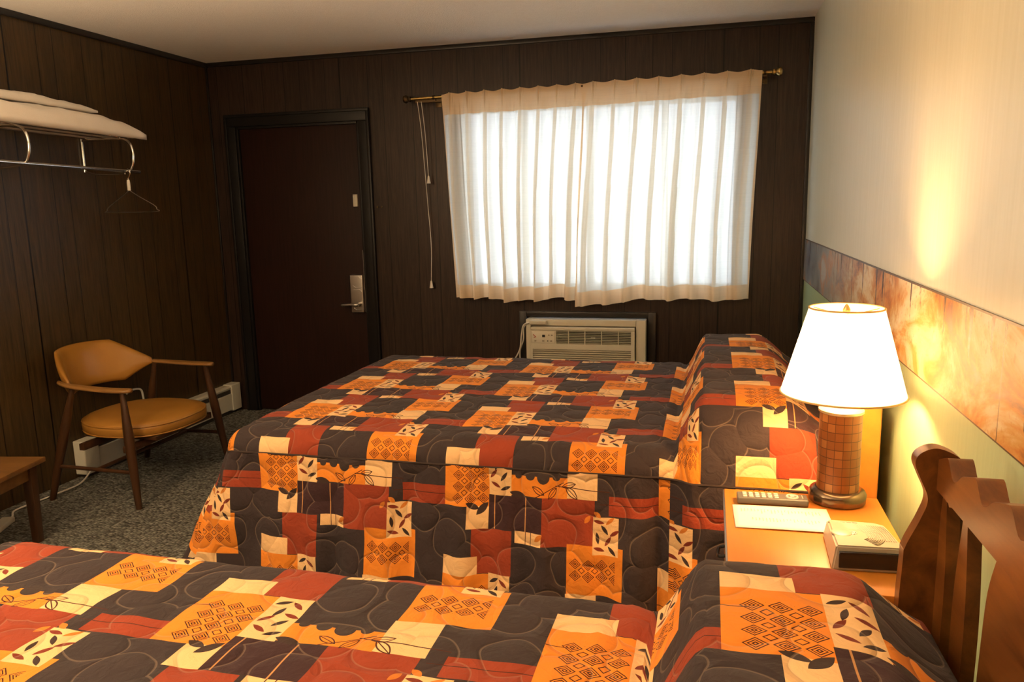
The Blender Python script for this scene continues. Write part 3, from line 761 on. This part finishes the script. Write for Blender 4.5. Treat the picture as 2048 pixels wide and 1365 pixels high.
def bedding(name, label, y0, y1, x0, x1, z0, th, seed, tilt=.016):
    """folded soft bedding: domed top, thin soft edge"""
    b = bm_new(); NX, NY = 26, 60; T = []; B = []
    for i in range(NX+1):
        rt, rb = [], []
        for j in range(NY+1):
            u = i/NX*2-1; v = j/NY*2-1
            e = (1-abs(u)**3.2)**.55 * (1-max(0, v)**14.0)**.5*(1-max(0,-v)**8)**.5
            x = (x0+x1)/2 + (x1-x0)/2*u*(1-.06*v*v); y = (y0+y1)/2 + (y1-y0)/2*v
            n = noise.noise(Vector((x*6+seed, y*3.2, 0)))*.022 + noise.noise(Vector((x*16+seed, y*9+x*12, 3)))*.012 + noise.noise(Vector((x*40+seed, y*26, 7)))*.004
            zb = z0 - (y+1.1)*tilt
            fall = max(0, v-.3)*.03
            zt = zb + .012 + (th - fall)*e + n*e
            rt.append(b.verts.new((x, y, zt))); rb.append(b.verts.new((x, y, zb + .004*abs(noise.noise(Vector((x*9, y*14, seed)))) - .016*max(0, (u-.86)/.14)*(1 if x1 > .3 else 0))))
        T.append(rt); B.append(rb)
    for i in range(NX):
        for j in range(NY):
            b.faces.new((T[i][j], T[i+1][j], T[i+1][j+1], T[i][j+1])); b.faces.new((B[i][j], B[i][j+1], B[i+1][j+1], B[i+1][j]))
    for i in range(NX):
        for j in (0, NY): b.faces.new((T[i][j], B[i][j], B[i+1][j], T[i+1][j]))
    for j in range(NY):
        for i in (0, NX): b.faces.new((T[i][j], T[i][j+1], B[i][j+1], B[i][j]))
    return tag(obj(name, b, M_linen, smooth='all'), label, 'bedding', 'spare bedding on the chrome wall shelf')
bedding('spare_pillow', 'lower white spare pillow lying on the chrome wall shelf, reaching past its end', -2.55, -1.085, .03, .350, 1.854, .088, 2)
bedding('folded_blanket', 'white folded cloth on top of the spare pillow on the wall shelf', -2.5, -1.25, .02, .19, 1.972, .036, 9, .010)
def hanger():
    t = thing('coat_hanger', 'wire coat hanger with pale neck hanging from the chrome rail', 'hanger', (.30, -1.215, 1.5))
    c = Vector((.30, -1.215, 1.665)); a = math.radians(-12); d = Vector((math.cos(a), math.sin(a), 0))
    b = bm_new(); P = [c + d*(.020*math.cos(w)) + Vector((0,0,.020*math.sin(w)-.008)) for w in [math.radians(k) for k in range(200, -70, -20)]]
    P += [c + Vector((0,0,-.036)), c + Vector((0,0,-.05))]; tube(b, P, .0034, 8); obj('hook', b, M_chrome, t, smooth=True)
    b = bm_new(); lathe(b, [(.009, c.z-.102), (.009, c.z-.06), (.007, c.z-.045)], c.x, c.y, 14); o = obj('neck', b, M_white_cord, t, smooth=True); o['label'] = 'pale plastic neck'
    b = bm_new(); n = c + Vector((0,0,-.10)); L = .20
    tube(b, smoothpath([n, n + d*.07 + Vector((0,0,-.035)), n + d*L*.92 + Vector((0,0,-.085)), n + d*L + Vector((0,0,-.105)), n + d*L*.94 + Vector((0,0,-.118)), n - d*L*.94 + Vector((0,0,-.118)), n - d*L + Vector((0,0,-.108)), n - d*L*.9 + Vector((0,0,-.088)), n - d*.07 + Vector((0,0,-.035)), n], 5), .0022, 8)
    obj('shoulder_wire', b, M_steel, t, smooth=True)
hanger()

# ------------------------------------------------------------------ beds
def smooth01(x): x = max(0, min(1, x)); return x*x*(3-2*x)
def bed(ye, yw, label_bed, scroll=True):
    """ye: near edge y, yw: far edge y"""
    FX, HX = 1.66, 3.755
    t = thing('bed', label_bed, 'bed', (2.7, (ye+yw)/2, 0), 'pair of queen beds')
    y0, y1 = min(ye, yw)+.035, max(ye, yw)-.035
    b = bm_new(); box(b, FX+.03, HX-.02, y0, y1, .38, .60, .05, 4); obj('mattress', b, M_mattress, t, smooth=True)
    b = bm_new(); box(b, FX+.04, HX-.03, y0+.01, y1-.01, .17, .375, .02, 3); obj('box_spring', b, M_mattress, t, smooth=True)
    b = bm_new(); box(b, FX+.10, HX-.05, y0+.06, y1-.06, .12, .165, .003); obj('bed_frame', b, M_black, t)
    for x in (FX+.2, HX-.15):
        for y in (y0+.12, y1-.12):
            b = bm_new(); tube(b, [(x,y,0),(x,y,.12)], .025, 12); obj('leg', b, M_black, t, smooth=True)
    # headboard
    ya, yb = max(ye, yw)+.008, min(ye, yw)-.055     # far end, near end of the headboard
    hx = 3.788
    if not scroll:
        b = bm_new(); box(b, 3.815, 3.876, ye-.03, yw-.20, .12, .835, .006, 3); obj('headboard', b, M_night, t, smooth=True)
        return t
    for y in (ya, yb):
        outl = curve2([(.0,0),(.0,.35),(-.045,.60),(-.046,.76),(-.043,.79),(-.021,.845),(-.011,.885),(-.026,.925),(-.036,.952),(-.028,.972),(-.002,.983),(.028,.973),(.046,.958)], 6) + [(.056,.94),(.064,.90),(.085,.86),(.085,.0)]
        b = bm_new(); s = -1 if y == ya else 1
        prism(b, outl, lambda x, z: (hx+x, y-.016, z), lambda x, z: (hx+x, y+.016, z))
        obj('headboard_post', b, M_head, t, smooth=True)
    # scalloped crest rail between the posts
    r0, r1 = ya-.016, yb+.016; n = 11
    top = []
    NS = 220
    for i in range(NS+1):
        f = i/NS; y = r0 + (r1-r0)*f; k = (f*n) % 1
        base = .962 + .052*math.sin(PI*f)**.8
        # each scallop: flat shoulder, quick step down, hollow, small lip
        z = base + (.012*k/.34 if k < .34 else .012 - .034*smooth01((k-.34)/.30) + .022*smooth01((k-.66)/.34))
        top.append((y, z))
    bot = []
    for i in range(NS+1):
        f = 1-i/NS; y = r0 + (r1-r0)*f
        bot.append((y, .905 + .012*math.sin(PI*f) - .02*smooth01((math.cos(f*2*PI*3.5)-.2)/.8)*(1 if .05 < f < .95 else 0)))
    b = bm_new(); A_ = [b.verts.new((hx+.002, y, z)) for y, z in top]; B_ = [b.verts.new((hx+.002, y, z)) for y, z in reversed(bot)]
    A2 = [b.verts.new((hx+.042, y, z)) for y, z in top]; B2 = [b.verts.new((hx+.042, y, z)) for y, z in reversed(bot)]
    for i in range(NS):
        b.faces.new((A_[i], A_[i+1], B_[i+1], B_[i])); b.faces.new((A2[i], B2[i], B2[i+1], A2[i+1]))
        b.faces.new((A_[i], A2[i], A2[i+1], A_[i+1])); b.faces.new((B_[i], B_[i+1], B2[i+1], B2[i]))
    for i in (0, NS): b.faces.new((A_[i], B_[i], B2[i], A2[i]))
    obj('crest_rail', b, M_head, t, smooth=True)
    b = bm_new(); box(b, hx+.006, hx+.036, r1, r0, .30, .42, .004); obj('lower_rail', b, M_head, t, smooth=True)
    # shaped slats, and the wide centre splat
    L = r0-r1
    for f in (.012, .085, .345, .41, .59, .655, .915, .988):
        y = r0 - L*f; hs = [(.42,.015),(.50,.022),(.60,.030),(.70,.034),(.78,.030),(.85,.020),(.895,.013),(.915,.013)]
        side = curve2([(w_, z) for z, w_ in hs], 5)
        outl = [(a, z) for a, z in side] + [(-a, z) for a, z in reversed(side)]
        b = bm_new(); prism(b, outl, lambda a, z: (hx+.012, y+a, z), lambda a, z: (hx+.034, y+a, z)); obj('slat', b, M_head, t, smooth=True)
    for f in (.215, .5, .785):
        b = bm_new(); yc = r0 - L*f
        side = curve2([(.075,.42),(.085,.50),(.095,.62),(.09,.74),(.08,.84),(.05,.915)], 5)
        prism(b, side + [(-a, z) for a, z in reversed(side)], lambda a, z: (hx+.010, yc+a, z), lambda a, z: (hx+.034, yc+a, z)); obj('splat', b, M_head, t, smooth=True)
    return t

def bedspread(ye, yw, x0, P, y0, Q, upil, label, seed, pil_lo, v_skirt, yref, vref, hp, FX=1.635):
    """ye near edge (towards camera), yw far edge; x0,P / y0,Q phase and repeat of the print on this bed"""
    t = thing('bedspread', label, 'bedspread', (2.7, (ye+yw)/2, .6), 'matching quilted patchwork bedspreads')
    HX, ZT, r = 3.765, .64, .078
    su, sv = .76/P, .435/Q
    # cross-section (across the bed), by arc length from the near seam
    arc = r*PI/2; Wf = (yw-ye) - 2*r; LT = Wf + 2*arc
    def sect(s):      # -> (y, drop)
        if s < arc: a = s/r; return ye + r - r*math.cos(a), r - r*math.sin(a)
        if s > arc+Wf: a = (LT-s)/r; return yw - r + r*math.cos(a), r - r*math.sin(a)
        return ye + r + (s-arc), 0
    Lf = (HX-FX) - r; LS = Lf + arc
    def lsect(s):
        if s < arc: a = s/r; return FX + r - r*math.cos(a), r - r*math.sin(a)
        return FX + r + (s-arc), 0
    def pillow(x, y):
        yn = (y-(ye+yw)/2)/((yw-ye)/2)
        g = smooth01((x-pil_lo)/.10)*(1-smooth01((x-3.60)/.19)*.75)
        prof = (1-abs(yn)**14)*(.96+.04*math.cos(yn*PI*2)) 
        return hp*g*prof
    def wrinkle(x, y):
        w = .0045*noise.noise(Vector((x*7+seed, y*7, 1))) + .003*noise.noise(Vector((x*19, y*16+seed, 5)))
        # tighter gathers beside the pillow
        w += .006*math.exp(-((x-pil_lo+.06)/.12)**2)*noise.noise(Vector((x*34, y*9, seed)))
        w -= .012*math.exp(-((x-pil_lo)/.022)**2)
        return w
    NSx, NTy = 170, 130
    b = bm_new(); uvl = b.loops.layers.uv.new('UVMap'); g = []; uvs = {}
    for i in range(NSx+1):
        s = LS*i/NSx; x, dx = lsect(s); row = []
        # cloth distance along the bed (extra cloth climbs the pillow)
        extra = 0 if x < pil_lo+.01 else (.10*smooth01((x-pil_lo)/.10))
        for j in range(NTy+1):
            q = LT*j/NTy; y, dy = sect(q)
            drop = (dx**2.2 + dy**2.2)**(1/2.2)
            hpil = pillow(x, y)
            yo = y
            edge = max(0, 1-q/arc)
            # pillow bulges slightly over the side
            if x > pil_lo: yo -= .045*smooth01((x-pil_lo)/.07)*edge; 
            xo = x
            if x > 3.60 and hpil > 0: pass
            # rounding of the plan corner
            if dx > 0 and dy > 0:
                k = min(dx, dy)/r; xo += .022*k; yo += (.022*k if y < (ye+yw)/2 else -.022*k)
            z = ZT - drop + hpil + wrinkle(x, y)*(1-.7*min(1, drop/r))
            z += .014*(1-((y-(ye+yw)/2)/((yw-ye)/2))**2)*(1 if dx == 0 else .5)
            v = b.verts.new((xo, yo, z)); row.append(v)
            cx = FX + s - (arc-r)*1.0
            uu = (cx + extra - x0)*su if x <= pil_lo+.004 else (cx + extra*1.0 - upil)*su
            vv = (y0 - (ye + r + (q-arc)))*sv
            uvs[v] = (uu, vv)
        g.append(row)
        if x > pil_lo + .004:      # over the pillow the cloth runs up and down its sides: follow the true surface length
            Sx = [0]
            for a, c in zip(row, row[1:]): Sx.append(Sx[-1] + (c.co-a.co).length)
            jr = min(range(NTy+1), key=lambda j: abs(row[j].co.y - yref)) if yref > ye + .01 else 0
            for j in range(NTy+1): uvs[row[j]] = (uvs[row[j]][0], vref - (Sx[j]-Sx[jr])*sv)
    sx = LS/NSx
    for i in range(NSx):
        xm = lsect(LS*(i+.5)/NSx)[0]
        for j in range(NTy):
            f = b.faces.new((g[i][j], g[i+1][j], g[i+1][j+1], g[i][j+1]))
            for lp in f.loops: lp[uvl].uv = uvs[lp.vert]
            # keep the print from smearing over the tuck: both verts of the crossing column use one side
            us = [lp[uvl].uv[0] for lp in f.loops]
            if max(us)-min(us) > .04:
                hi = [lp for lp in f.loops if lp.vert in (g[i+1][j], g[i+1][j+1])]
                for lp in hi: lp[uvl].uv[0] = uvs[g[i][j]][0] + sx*su
    # head end drop behind the pillow
    head = g[-1]
    prev = head
    for k in range(1, 6):
        cur = []
        for j in range(NTy+1):
            v0 = head[j]; z = v0.co.z + (.52 - v0.co.z)*k/5 if v0.co.z > .52 else v0.co.z
            nv = b.verts.new((v0.co.x + .012*math.sin(k/5*PI/2), v0.co.y, z)); uvs[nv] = (uvs[v0][0] + (v0.co.z-z)*su, uvs[v0][1]); cur.append(nv)
        for j in range(NTy):
            f = b.faces.new((prev[j], cur[j], cur[j+1], prev[j+1]))
            for lp in f.loops: lp[uvl].uv = uvs[lp.vert]
        prev = cur
    seam_edge = [tuple(g[i][0].co) for i in range(NSx, -1, -1)] + [tuple(g[0][j].co) for j in range(NTy+1)] + [tuple(g[i][NTy].co) for i in range(NSx+1)]
    obj('top_panel', b, M_quilt, t, smooth='all')
    # skirt: hangs from the seam, flares and forms soft folds
    pts = [Vector(p) for p in seam_edge]
    # resample by arc length
    cum = [0]
    for a, c in zip(pts, pts[1:]): cum.append(cum[-1] + (c.xy-a.xy).length)
    LEN = cum[-1]; ND = 26; NP = 420; b = bm_new(); uvl = b.loops.layers.uv.new('UVMap')
    def at(d):
        d = max(0, min(LEN, d)); lo = 0; hi = len(cum)-1
        while hi-lo > 1:
            mid = (lo+hi)//2
            if cum[mid] <= d: lo = mid
            else: hi = mid
        f = (d-cum[lo])/max(1e-9, cum[hi]-cum[lo]); return pts[lo].lerp(pts[hi], f)
    ns = (HX-FX)
    H = .50; G = []; UV = {}
    cA = cum[NSx]; cB = cum[NSx+NTy+1]
    for i in range(NP+1):
        d = LEN*i/NP; p = at(d)
        onfoot = cA < d < cB
        near = p.y < (ye+yw)/2
        nrm = Vector((-1,0,0)) if onfoot else Vector((0, -1 if near else 1, 0))
        dc = (min(p.y-ye, yw-p.y) if onfoot else p.x-FX)       # distance from the foot corner
        wc = (1-smooth01(dc/.34))
        row = []; xx = p.x; zt = p.z + .002
        for k in range(ND+1):
            f = k/ND; hh = (zt - .055)*f
            fl_side = (.10 - .055*smooth01(1-(p.x-FX)/.7))*f**1.1; fl_foot = (.20 + .07*math.exp(-((dc-.16)/.12)**2)*(1 if onfoot else 0))*f**1.05
            if xx > 3.34 and not onfoot: fl_side *= 1-.55*smooth01((xx-3.34)/.05)
            fold = (.017*math.sin(d*2*PI/.31+seed) + .010*math.sin(d*2*PI/.14+seed*2+1))*f**.8
            fold += .010*noise.noise(Vector((d*9+seed, f*3, 2))) + .006*noise.noise(Vector((d*24, f*7, seed)))
            fold *= smooth01(dc/.10) if not onfoot else smooth01(dc/.05)
            if xx > 3.36 and not onfoot: fold *= .3
            if not onfoot: fold -= .045*math.exp(-((xx-pil_lo+.035)/.035)**2)*min(1, f*4)
            if xx > pil_lo and not onfoot: fold += .022*smooth01((xx-pil_lo)/.05)*f
            q = p.copy()
            if onfoot:
                q += nrm*(fl_foot + fold + .002); q.y += (-1 if near else 1)*(.045*f**1.1)*wc
            else:
                q += nrm*(fl_side + fold + .002); q.x -= (.20*f**1.05)*wc
            v = b.verts.new((q.x, q.y, zt - hh)); row.append(v)
            if onfoot: uu = (FX - (d - cA) - (0 if not near else -.045*f*wc) - x0)*su
            elif near: uu = (q.x - x0)*su if xx <= pil_lo else (q.x + .10 - upil)*su
            else: uu = (q.x - x0)*su if xx <= pil_lo else (q.x + .10 - upil)*su
            UV[v] = (uu, (v_skirt + hh*math.sqrt(1+.08)*sv) if (near or onfoot) else (y0-yw)*sv - .03 - hh*sv)
        G.append(row)
    for i in range(NP):
        for k in range(ND):
            f = b.faces.new((G[i][k], G[i+1][k], G[i+1][k+1], G[i][k+1]))
            for lp in f.loops: lp[uvl].uv = UV[lp.vert]
            us = [lp[uvl].uv[0] for lp in f.loops]
            if max(us)-min(us) > .06:
                for lp in f.loops:
                    if lp.vert in G[i+1]: lp[uvl].uv[0] = UV[G[i][k]][0]
    obj('side_drop', b, M_quilt, t, smooth='all')
    b = bm_new(); tube(b, [p + Vector((0,0,.001)) for p in pts[::2]], .0042, 6); obj('piping', b, mat('dark_piping', (.03,.016,.012), .8), t, smooth=True)
    return t
bed(-2.47, -.93, 'far queen bed beside the window wall, its headboard a plain orange panel behind the lamp', False)
bedspread(-2.47, -.93, 2.512, .722, -2.361, .442, 2.8475, 'patchwork quilted bedspread on the far bed, lying under the window', 1.7, 3.275, .2165, -2.47, .187, .175)
bed(-4.95, -3.375, 'near queen bed cut off by the bottom of the picture')
bedspread(-4.95, -3.375, 2.369, .733, -3.415, .419, 3.505, 'patchwork quilted bedspread on the near bed, filling the foreground', 6.1, 3.285, .2, -3.62, .152, .158)

# ------------------------------------------------------------------ nightstand
NZ_ = .62
def nightstand():
    t = thing('nightstand', 'orange-brown wooden nightstand between the two beds against the right wall', 'nightstand', (3.63, -2.97, 0))
    x0, x1, y0, y1 = 3.432, 3.838, -3.25, -2.68
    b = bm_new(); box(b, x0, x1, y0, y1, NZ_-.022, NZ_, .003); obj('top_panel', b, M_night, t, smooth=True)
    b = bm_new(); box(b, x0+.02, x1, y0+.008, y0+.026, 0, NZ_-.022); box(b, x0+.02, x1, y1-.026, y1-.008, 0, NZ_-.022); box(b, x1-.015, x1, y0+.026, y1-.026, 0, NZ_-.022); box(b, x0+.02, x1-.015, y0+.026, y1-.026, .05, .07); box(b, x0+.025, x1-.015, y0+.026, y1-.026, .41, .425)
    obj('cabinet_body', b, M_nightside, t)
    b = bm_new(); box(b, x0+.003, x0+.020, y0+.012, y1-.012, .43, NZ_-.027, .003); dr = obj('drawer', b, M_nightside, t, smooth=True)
    for y in (-2.90, -3.08):
        b = bm_new(); tube(b, smoothpath([(x0+.004,y-.03,.53),(x0-.014,y-.026,.525),(x0-.018,y,.518),(x0-.014,y+.026,.525),(x0+.004,y+.03,.53)]), .0045, 8); obj('pull_handle', b, M_black, dr, smooth=True)
    b = bm_new(); box(b, x0-.004, x0+.001, y0+.002, y1-.002, NZ_-.020, NZ_-.002, .001); o = obj('edge_strip', b, M_steel, t); o['label'] = 'thin metallic edge strip'
nightstand()

# ------------------------------------------------------------------ table lamp
def lamp():
    x, y = LAMP; z = NZ_+.0005
    t = thing('table_lamp', 'lit table lamp with white shade and brown tiled column on the nightstand', 'lamp', (x, y, z))
    b = bm_new(); lathe(b, [(.068,z),(.073,z+.003),(.074,z+.024),(.070,z+.032),(.064,z+.036),(.056,z+.038)], x, y, 48); obj('base', b, M_bronze, t, smooth=True)
    b = bm_new(); uvl = b.loops.layers.uv.new('UVMap'); n = 48; R_ = .054; za, zb = z+.036, z+.250
    A_ = [b.verts.new((x+R_*math.cos(2*PI*k/n), y+R_*math.sin(2*PI*k/n), za)) for k in range(n)]
    B_ = [b.verts.new((x+R_*math.cos(2*PI*k/n), y+R_*math.sin(2*PI*k/n), zb)) for k in range(n)]
    for k in range(n):
        f = b.faces.new((A_[k], A_[(k+1)%n], B_[(k+1)%n], B_[k]))
        for lp, uv in zip(f.loops, ((k/n,0),((k+1)/n,0),((k+1)/n,1),(k/n,1))): lp[uvl].uv = uv
    b.faces.new(A_[::-1]); b.faces.new(B_)
    obj('column', b, M_tile, t, smooth=True)
    b = bm_new(); lathe(b, [(.054,zb-.001),(.0575,zb+.002),(.0575,zb+.008),(.050,zb+.014),(.022,zb+.018),(.013,zb+.022),(.013,zb+.05)], x, y, 40); obj('cap', b, M_lampcap, t, smooth=True)
    b = bm_new(); lathe(b, [(.012,zb+.048),(.016,zb+.052),(.016,zb+.10),(.012,zb+.105)], x, y, 24); obj('socket', b, M_brass, t, smooth=True)
    zs0, zs1 = .922, 1.152
    b = bm_new(); lathe(b, [(.010,zb+.105),(.014,zb+.12),(.024,1.025),(.027,1.045),(.021,1.068),(.004,1.076)], x, y, 24); obj('bulb', b, M_bulb, t, smooth=True)
    b = bm_new()
    for s in (1, -1): tube(b, smoothpath([(x,y,zb+.10),(x+s*.045,y,zb+.13),(x+s*.050,y,1.06),(x+s*.03,y,1.11),(x,y,1.128)]), .0018, 6)
    for k in range(3):
        a = 2*PI*k/3+.4; tube(b, [(x,y,1.129),(x+.093*math.cos(a),y+.093*math.sin(a),zs1-.006)], .0018, 6)
    obj('harp', b, M_brass, t, smooth=True)
    b = bm_new(); lathe(b, [(.004,1.126),(.009,1.132),(.010,1.148),(.006,1.156),(.003,1.162)], x, y, 16); obj('finial', b, M_brass, t, smooth=True)
    b = bm_new(); n = 64; prof = [(.157,zs0),(.092,zs1)]; th = .0015
    rings = [[b.verts.new((x+r*math.cos(2*PI*k/n), y+r*math.sin(2*PI*k/n), zz)) for k in range(n)] for r, zz in prof]
    for A2, B2 in zip(rings, rings[1:]):
        for k in range(n): b.faces.new((A2[k], A2[(k+1)%n], B2[(k+1)%n], B2[k]))
    obj('lamp_shade', b, M_shade, t, smooth='all')
    for r, zz in ((.1575,zs0), (.0925,zs1)):
        b = bm_new(); tube(b, [(x+r*math.cos(2*PI*k/64), y+r*math.sin(2*PI*k/64), zz) for k in range(64)], .0028, 8, closed=True); obj('shade_trim', b, M_shadetrim, t, smooth='all')
lamp()

# ------------------------------------------------------------------ remote, printed sheet, clock radio
def remote():
    t = thing('remote_control', 'grey remote control with pale buttons lying above the printed sheet on the nightstand', 'remote control', (3.555, -2.765, NZ_+.001))
    R = Matrix.Translation((3.556, -2.768, NZ_+.001)) @ Matrix.Rotation(math.radians(2), 4, 'Z')
    b = bm_new(); box(b, -.092, .092, -.024, .024, 0, .019, .005, 3, M=R); body = obj('body', b, mat('remote_grey', (.13,.12,.10), .4), t, smooth=True)
    Mk = mat('remote_keys', (.62,.60,.52), .5)
    for i in range(6):
        for j in range(3):
            b = bm_new(); x = -.072+i*.0165; y = -.013+j*.013; box(b, x-.0055, x+.0055, y-.0042, y+.0042, .018, .0215, .001, 1, M=R); obj('button', b, Mk, t, smooth=True)
    b = bm_new(); tube(b, [tuple(R @ Vector((.052+.014*math.cos(2*PI*k/24), .014*math.sin(2*PI*k/24), .0195))) for k in range(24)], .003, 6, closed=True); obj('dial', b, Mk, t, smooth=True)
    b = bm_new(); lathe(b, [(.006,0.0185),(.006,.022)], .052, 0, 16); bmesh.ops.transform(b, matrix=R, verts=b.verts); obj('button', b, Mk, t, smooth=True)
    for x in (.078,):
        b = bm_new(); box(b, x-.001, x+.001, -.012, .012, .018, .0205, M=R); obj('button', b, Mk, t)
remote()
def sheet():
    t = thing('printed_sheet', 'white printed channel sheet lying flat in front of the remote control', 'paper', (3.575, -2.875, NZ_+.001))
    R = Matrix.Translation((3.573, -2.878, NZ_+.0008)) @ Matrix.Rotation(math.radians(1.5), 4, 'Z')
    b = bm_new(); g = [[b.verts.new(R @ Vector((-.120+.24*i/16, -.076+.152*j/8, .0008+.0015*math.sin(i/16*PI)+.002*(i/16)**4))) for j in range(9)] for i in range(17)]
    h = [[b.verts.new(v.co + Vector((0,0,.0008))) for v in row] for row in g]
    for i in range(16):
        for j in range(8):
            b.faces.new((h[i][j], h[i+1][j], h[i+1][j+1], h[i][j+1])); b.faces.new((g[i][j], g[i][j+1], g[i+1][j+1], g[i+1][j]))
    for i in range(16):
        for j in (0, 8): b.faces.new((g[i][j], g[i+1][j], h[i+1][j], h[i][j]))
    for j in range(8):
        for i in (0, 16): b.faces.new((g[i][j], g[i][j+1], h[i][j+1], h[i][j]))
    obj('sheet', b, M_paper, t, smooth='all')
    rnd = random.Random(5)
    # two blocks of narrow columns of illegibly small print
    for row, (ya, yb, n, xa) in enumerate(((.012,.046,24,-.100), (-.040,-.012,20,-.075))):
        b = bm_new()
        for i in range(n):
            x = xa + i*.0085; L = rnd.uniform(.4, 1)
            y1 = yb; y0 = yb-(yb-ya)*L; k = int((y1-y0)/.004)
            for q in range(k):
                yq = y1-q*.004; box(b, x, x+.0022*rnd.uniform(.5,1.3), yq-.0022, yq, .0045, .0047, M=R)
        obj('printed_text', b, M_ink, t)
    return t
sheet()
def clock_radio():
    t = thing('clock_radio', 'silver-beige clock radio with ribbed speaker on the nightstand front corner', 'clock radio', (3.735, -3.06, NZ_+.001))
    z = NZ_+.001; Mb = mat('radio_beige', (.40,.35,.26), .42); Md = mat('radio_dark_face', (.014,.012,.012), .2)
    # wedge body: plan is a rectangle, top slopes, display face towards the bed foot
    R = Matrix.Translation((3.722, -3.055, z)) @ Matrix.Rotation(math.radians(4), 4, 'Z')
    b = bm_new()
    base = [(-.075,-.095),(.070,-.095),(.082,-.080),(.082,.075),(.060,.095),(-.055,.095)]
    zt = [.058,.058,.054,.042,.040,.044]
    lo = [b.verts.new(R @ Vector((x, y, 0))) for x, y in base]; hi = [b.verts.new(R @ Vector((x*.93+.004, y*.96, q))) for (x, y), q in zip(base, zt)]
    b.faces.new(lo[::-1]); b.faces.new(hi)
    for k in range(6): b.faces.new((lo[k], lo[(k+1)%6], hi[(k+1)%6], hi[k]))
    bmesh.ops.bevel(b, geom=list(b.edges), offset=.004, segments=3, affect='EDGES')
    body = obj('body', b, Mb, t, smooth=True)
    def top(x, y): return .058 - .018*max(0, (y+.095))/.19 + .0015
    b = bm_new()
    for k in range(9):
        r = .030+.004*k; P = []
        for i in range(15):
            a = math.radians(-80 + 160*i/14 + 20); px, py = -.010+r*math.cos(a), -.010+r*math.sin(a)*1.3
            if abs(px) < .074 and -.088 < py < .086: P.append(R @ Vector((px, py, top(px, py))))
        if len(P) > 3: tube(b, P, .0012, 5)
    for k in range(12):
        px = .014+.005*k
        tube(b, [R @ Vector((min(px+.004*math.cos((q-5)/5*1.3), .073), -.05+.011*q, top(0, -.05+.011*q))) for q in range(11)], .0010, 5)
    obj('speaker_ribs', b, Mb, t, smooth=True)
    b = bm_new(); lathe(b, [(.022,0),(.022,.003),(.018,.0045)], 0, 0, 28); bmesh.ops.transform(b, matrix=R @ Matrix.Translation((-.036,-.005,top(0,-.005)-.001)), verts=b.verts); obj('snooze_button', b, Mb, t, smooth=True)
    b = bm_new(); tube(b, [tuple(R @ Vector((-.010+.0075*math.cos(2*PI*k/20), -.004+.0075*math.sin(2*PI*k/20), top(0,0)+.001))) for k in range(20)], .0013, 6, closed=True)
    tube(b, [tuple(R @ Vector((-.010+.003*math.cos(2*PI*k/12), -.004+.003*math.sin(2*PI*k/12), top(0,0)+.001))) for k in range(12)], .0013, 6, closed=True)
    obj('round_emblem', b, M_steel, t, smooth=True)
    for k in range(5):
        b = bm_new(); box(b, -.048+k*.014, -.038+k*.014, .074, .080, top(0,.077)-.002, top(0,.077)+.002, .001, 1, M=R); obj('button', b, Mb, t, smooth=True)
    b = bm_new(); box(b, -.060, .066, -.0975, -.092, .008, .046, .001, 1, M=R); obj('display_window', b, Md, t, smooth=True)
    b = bm_new(); tube(b, smoothpath([(3.80,-3.10,z+.02),(3.856,-3.13,.62),(3.872,-3.20,.58),(3.875,-3.28,.50),(3.875,-3.30,.30)]), .0035, 8); obj('power_cord', b, M_white_cord, t, smooth=True)
clock_radio()
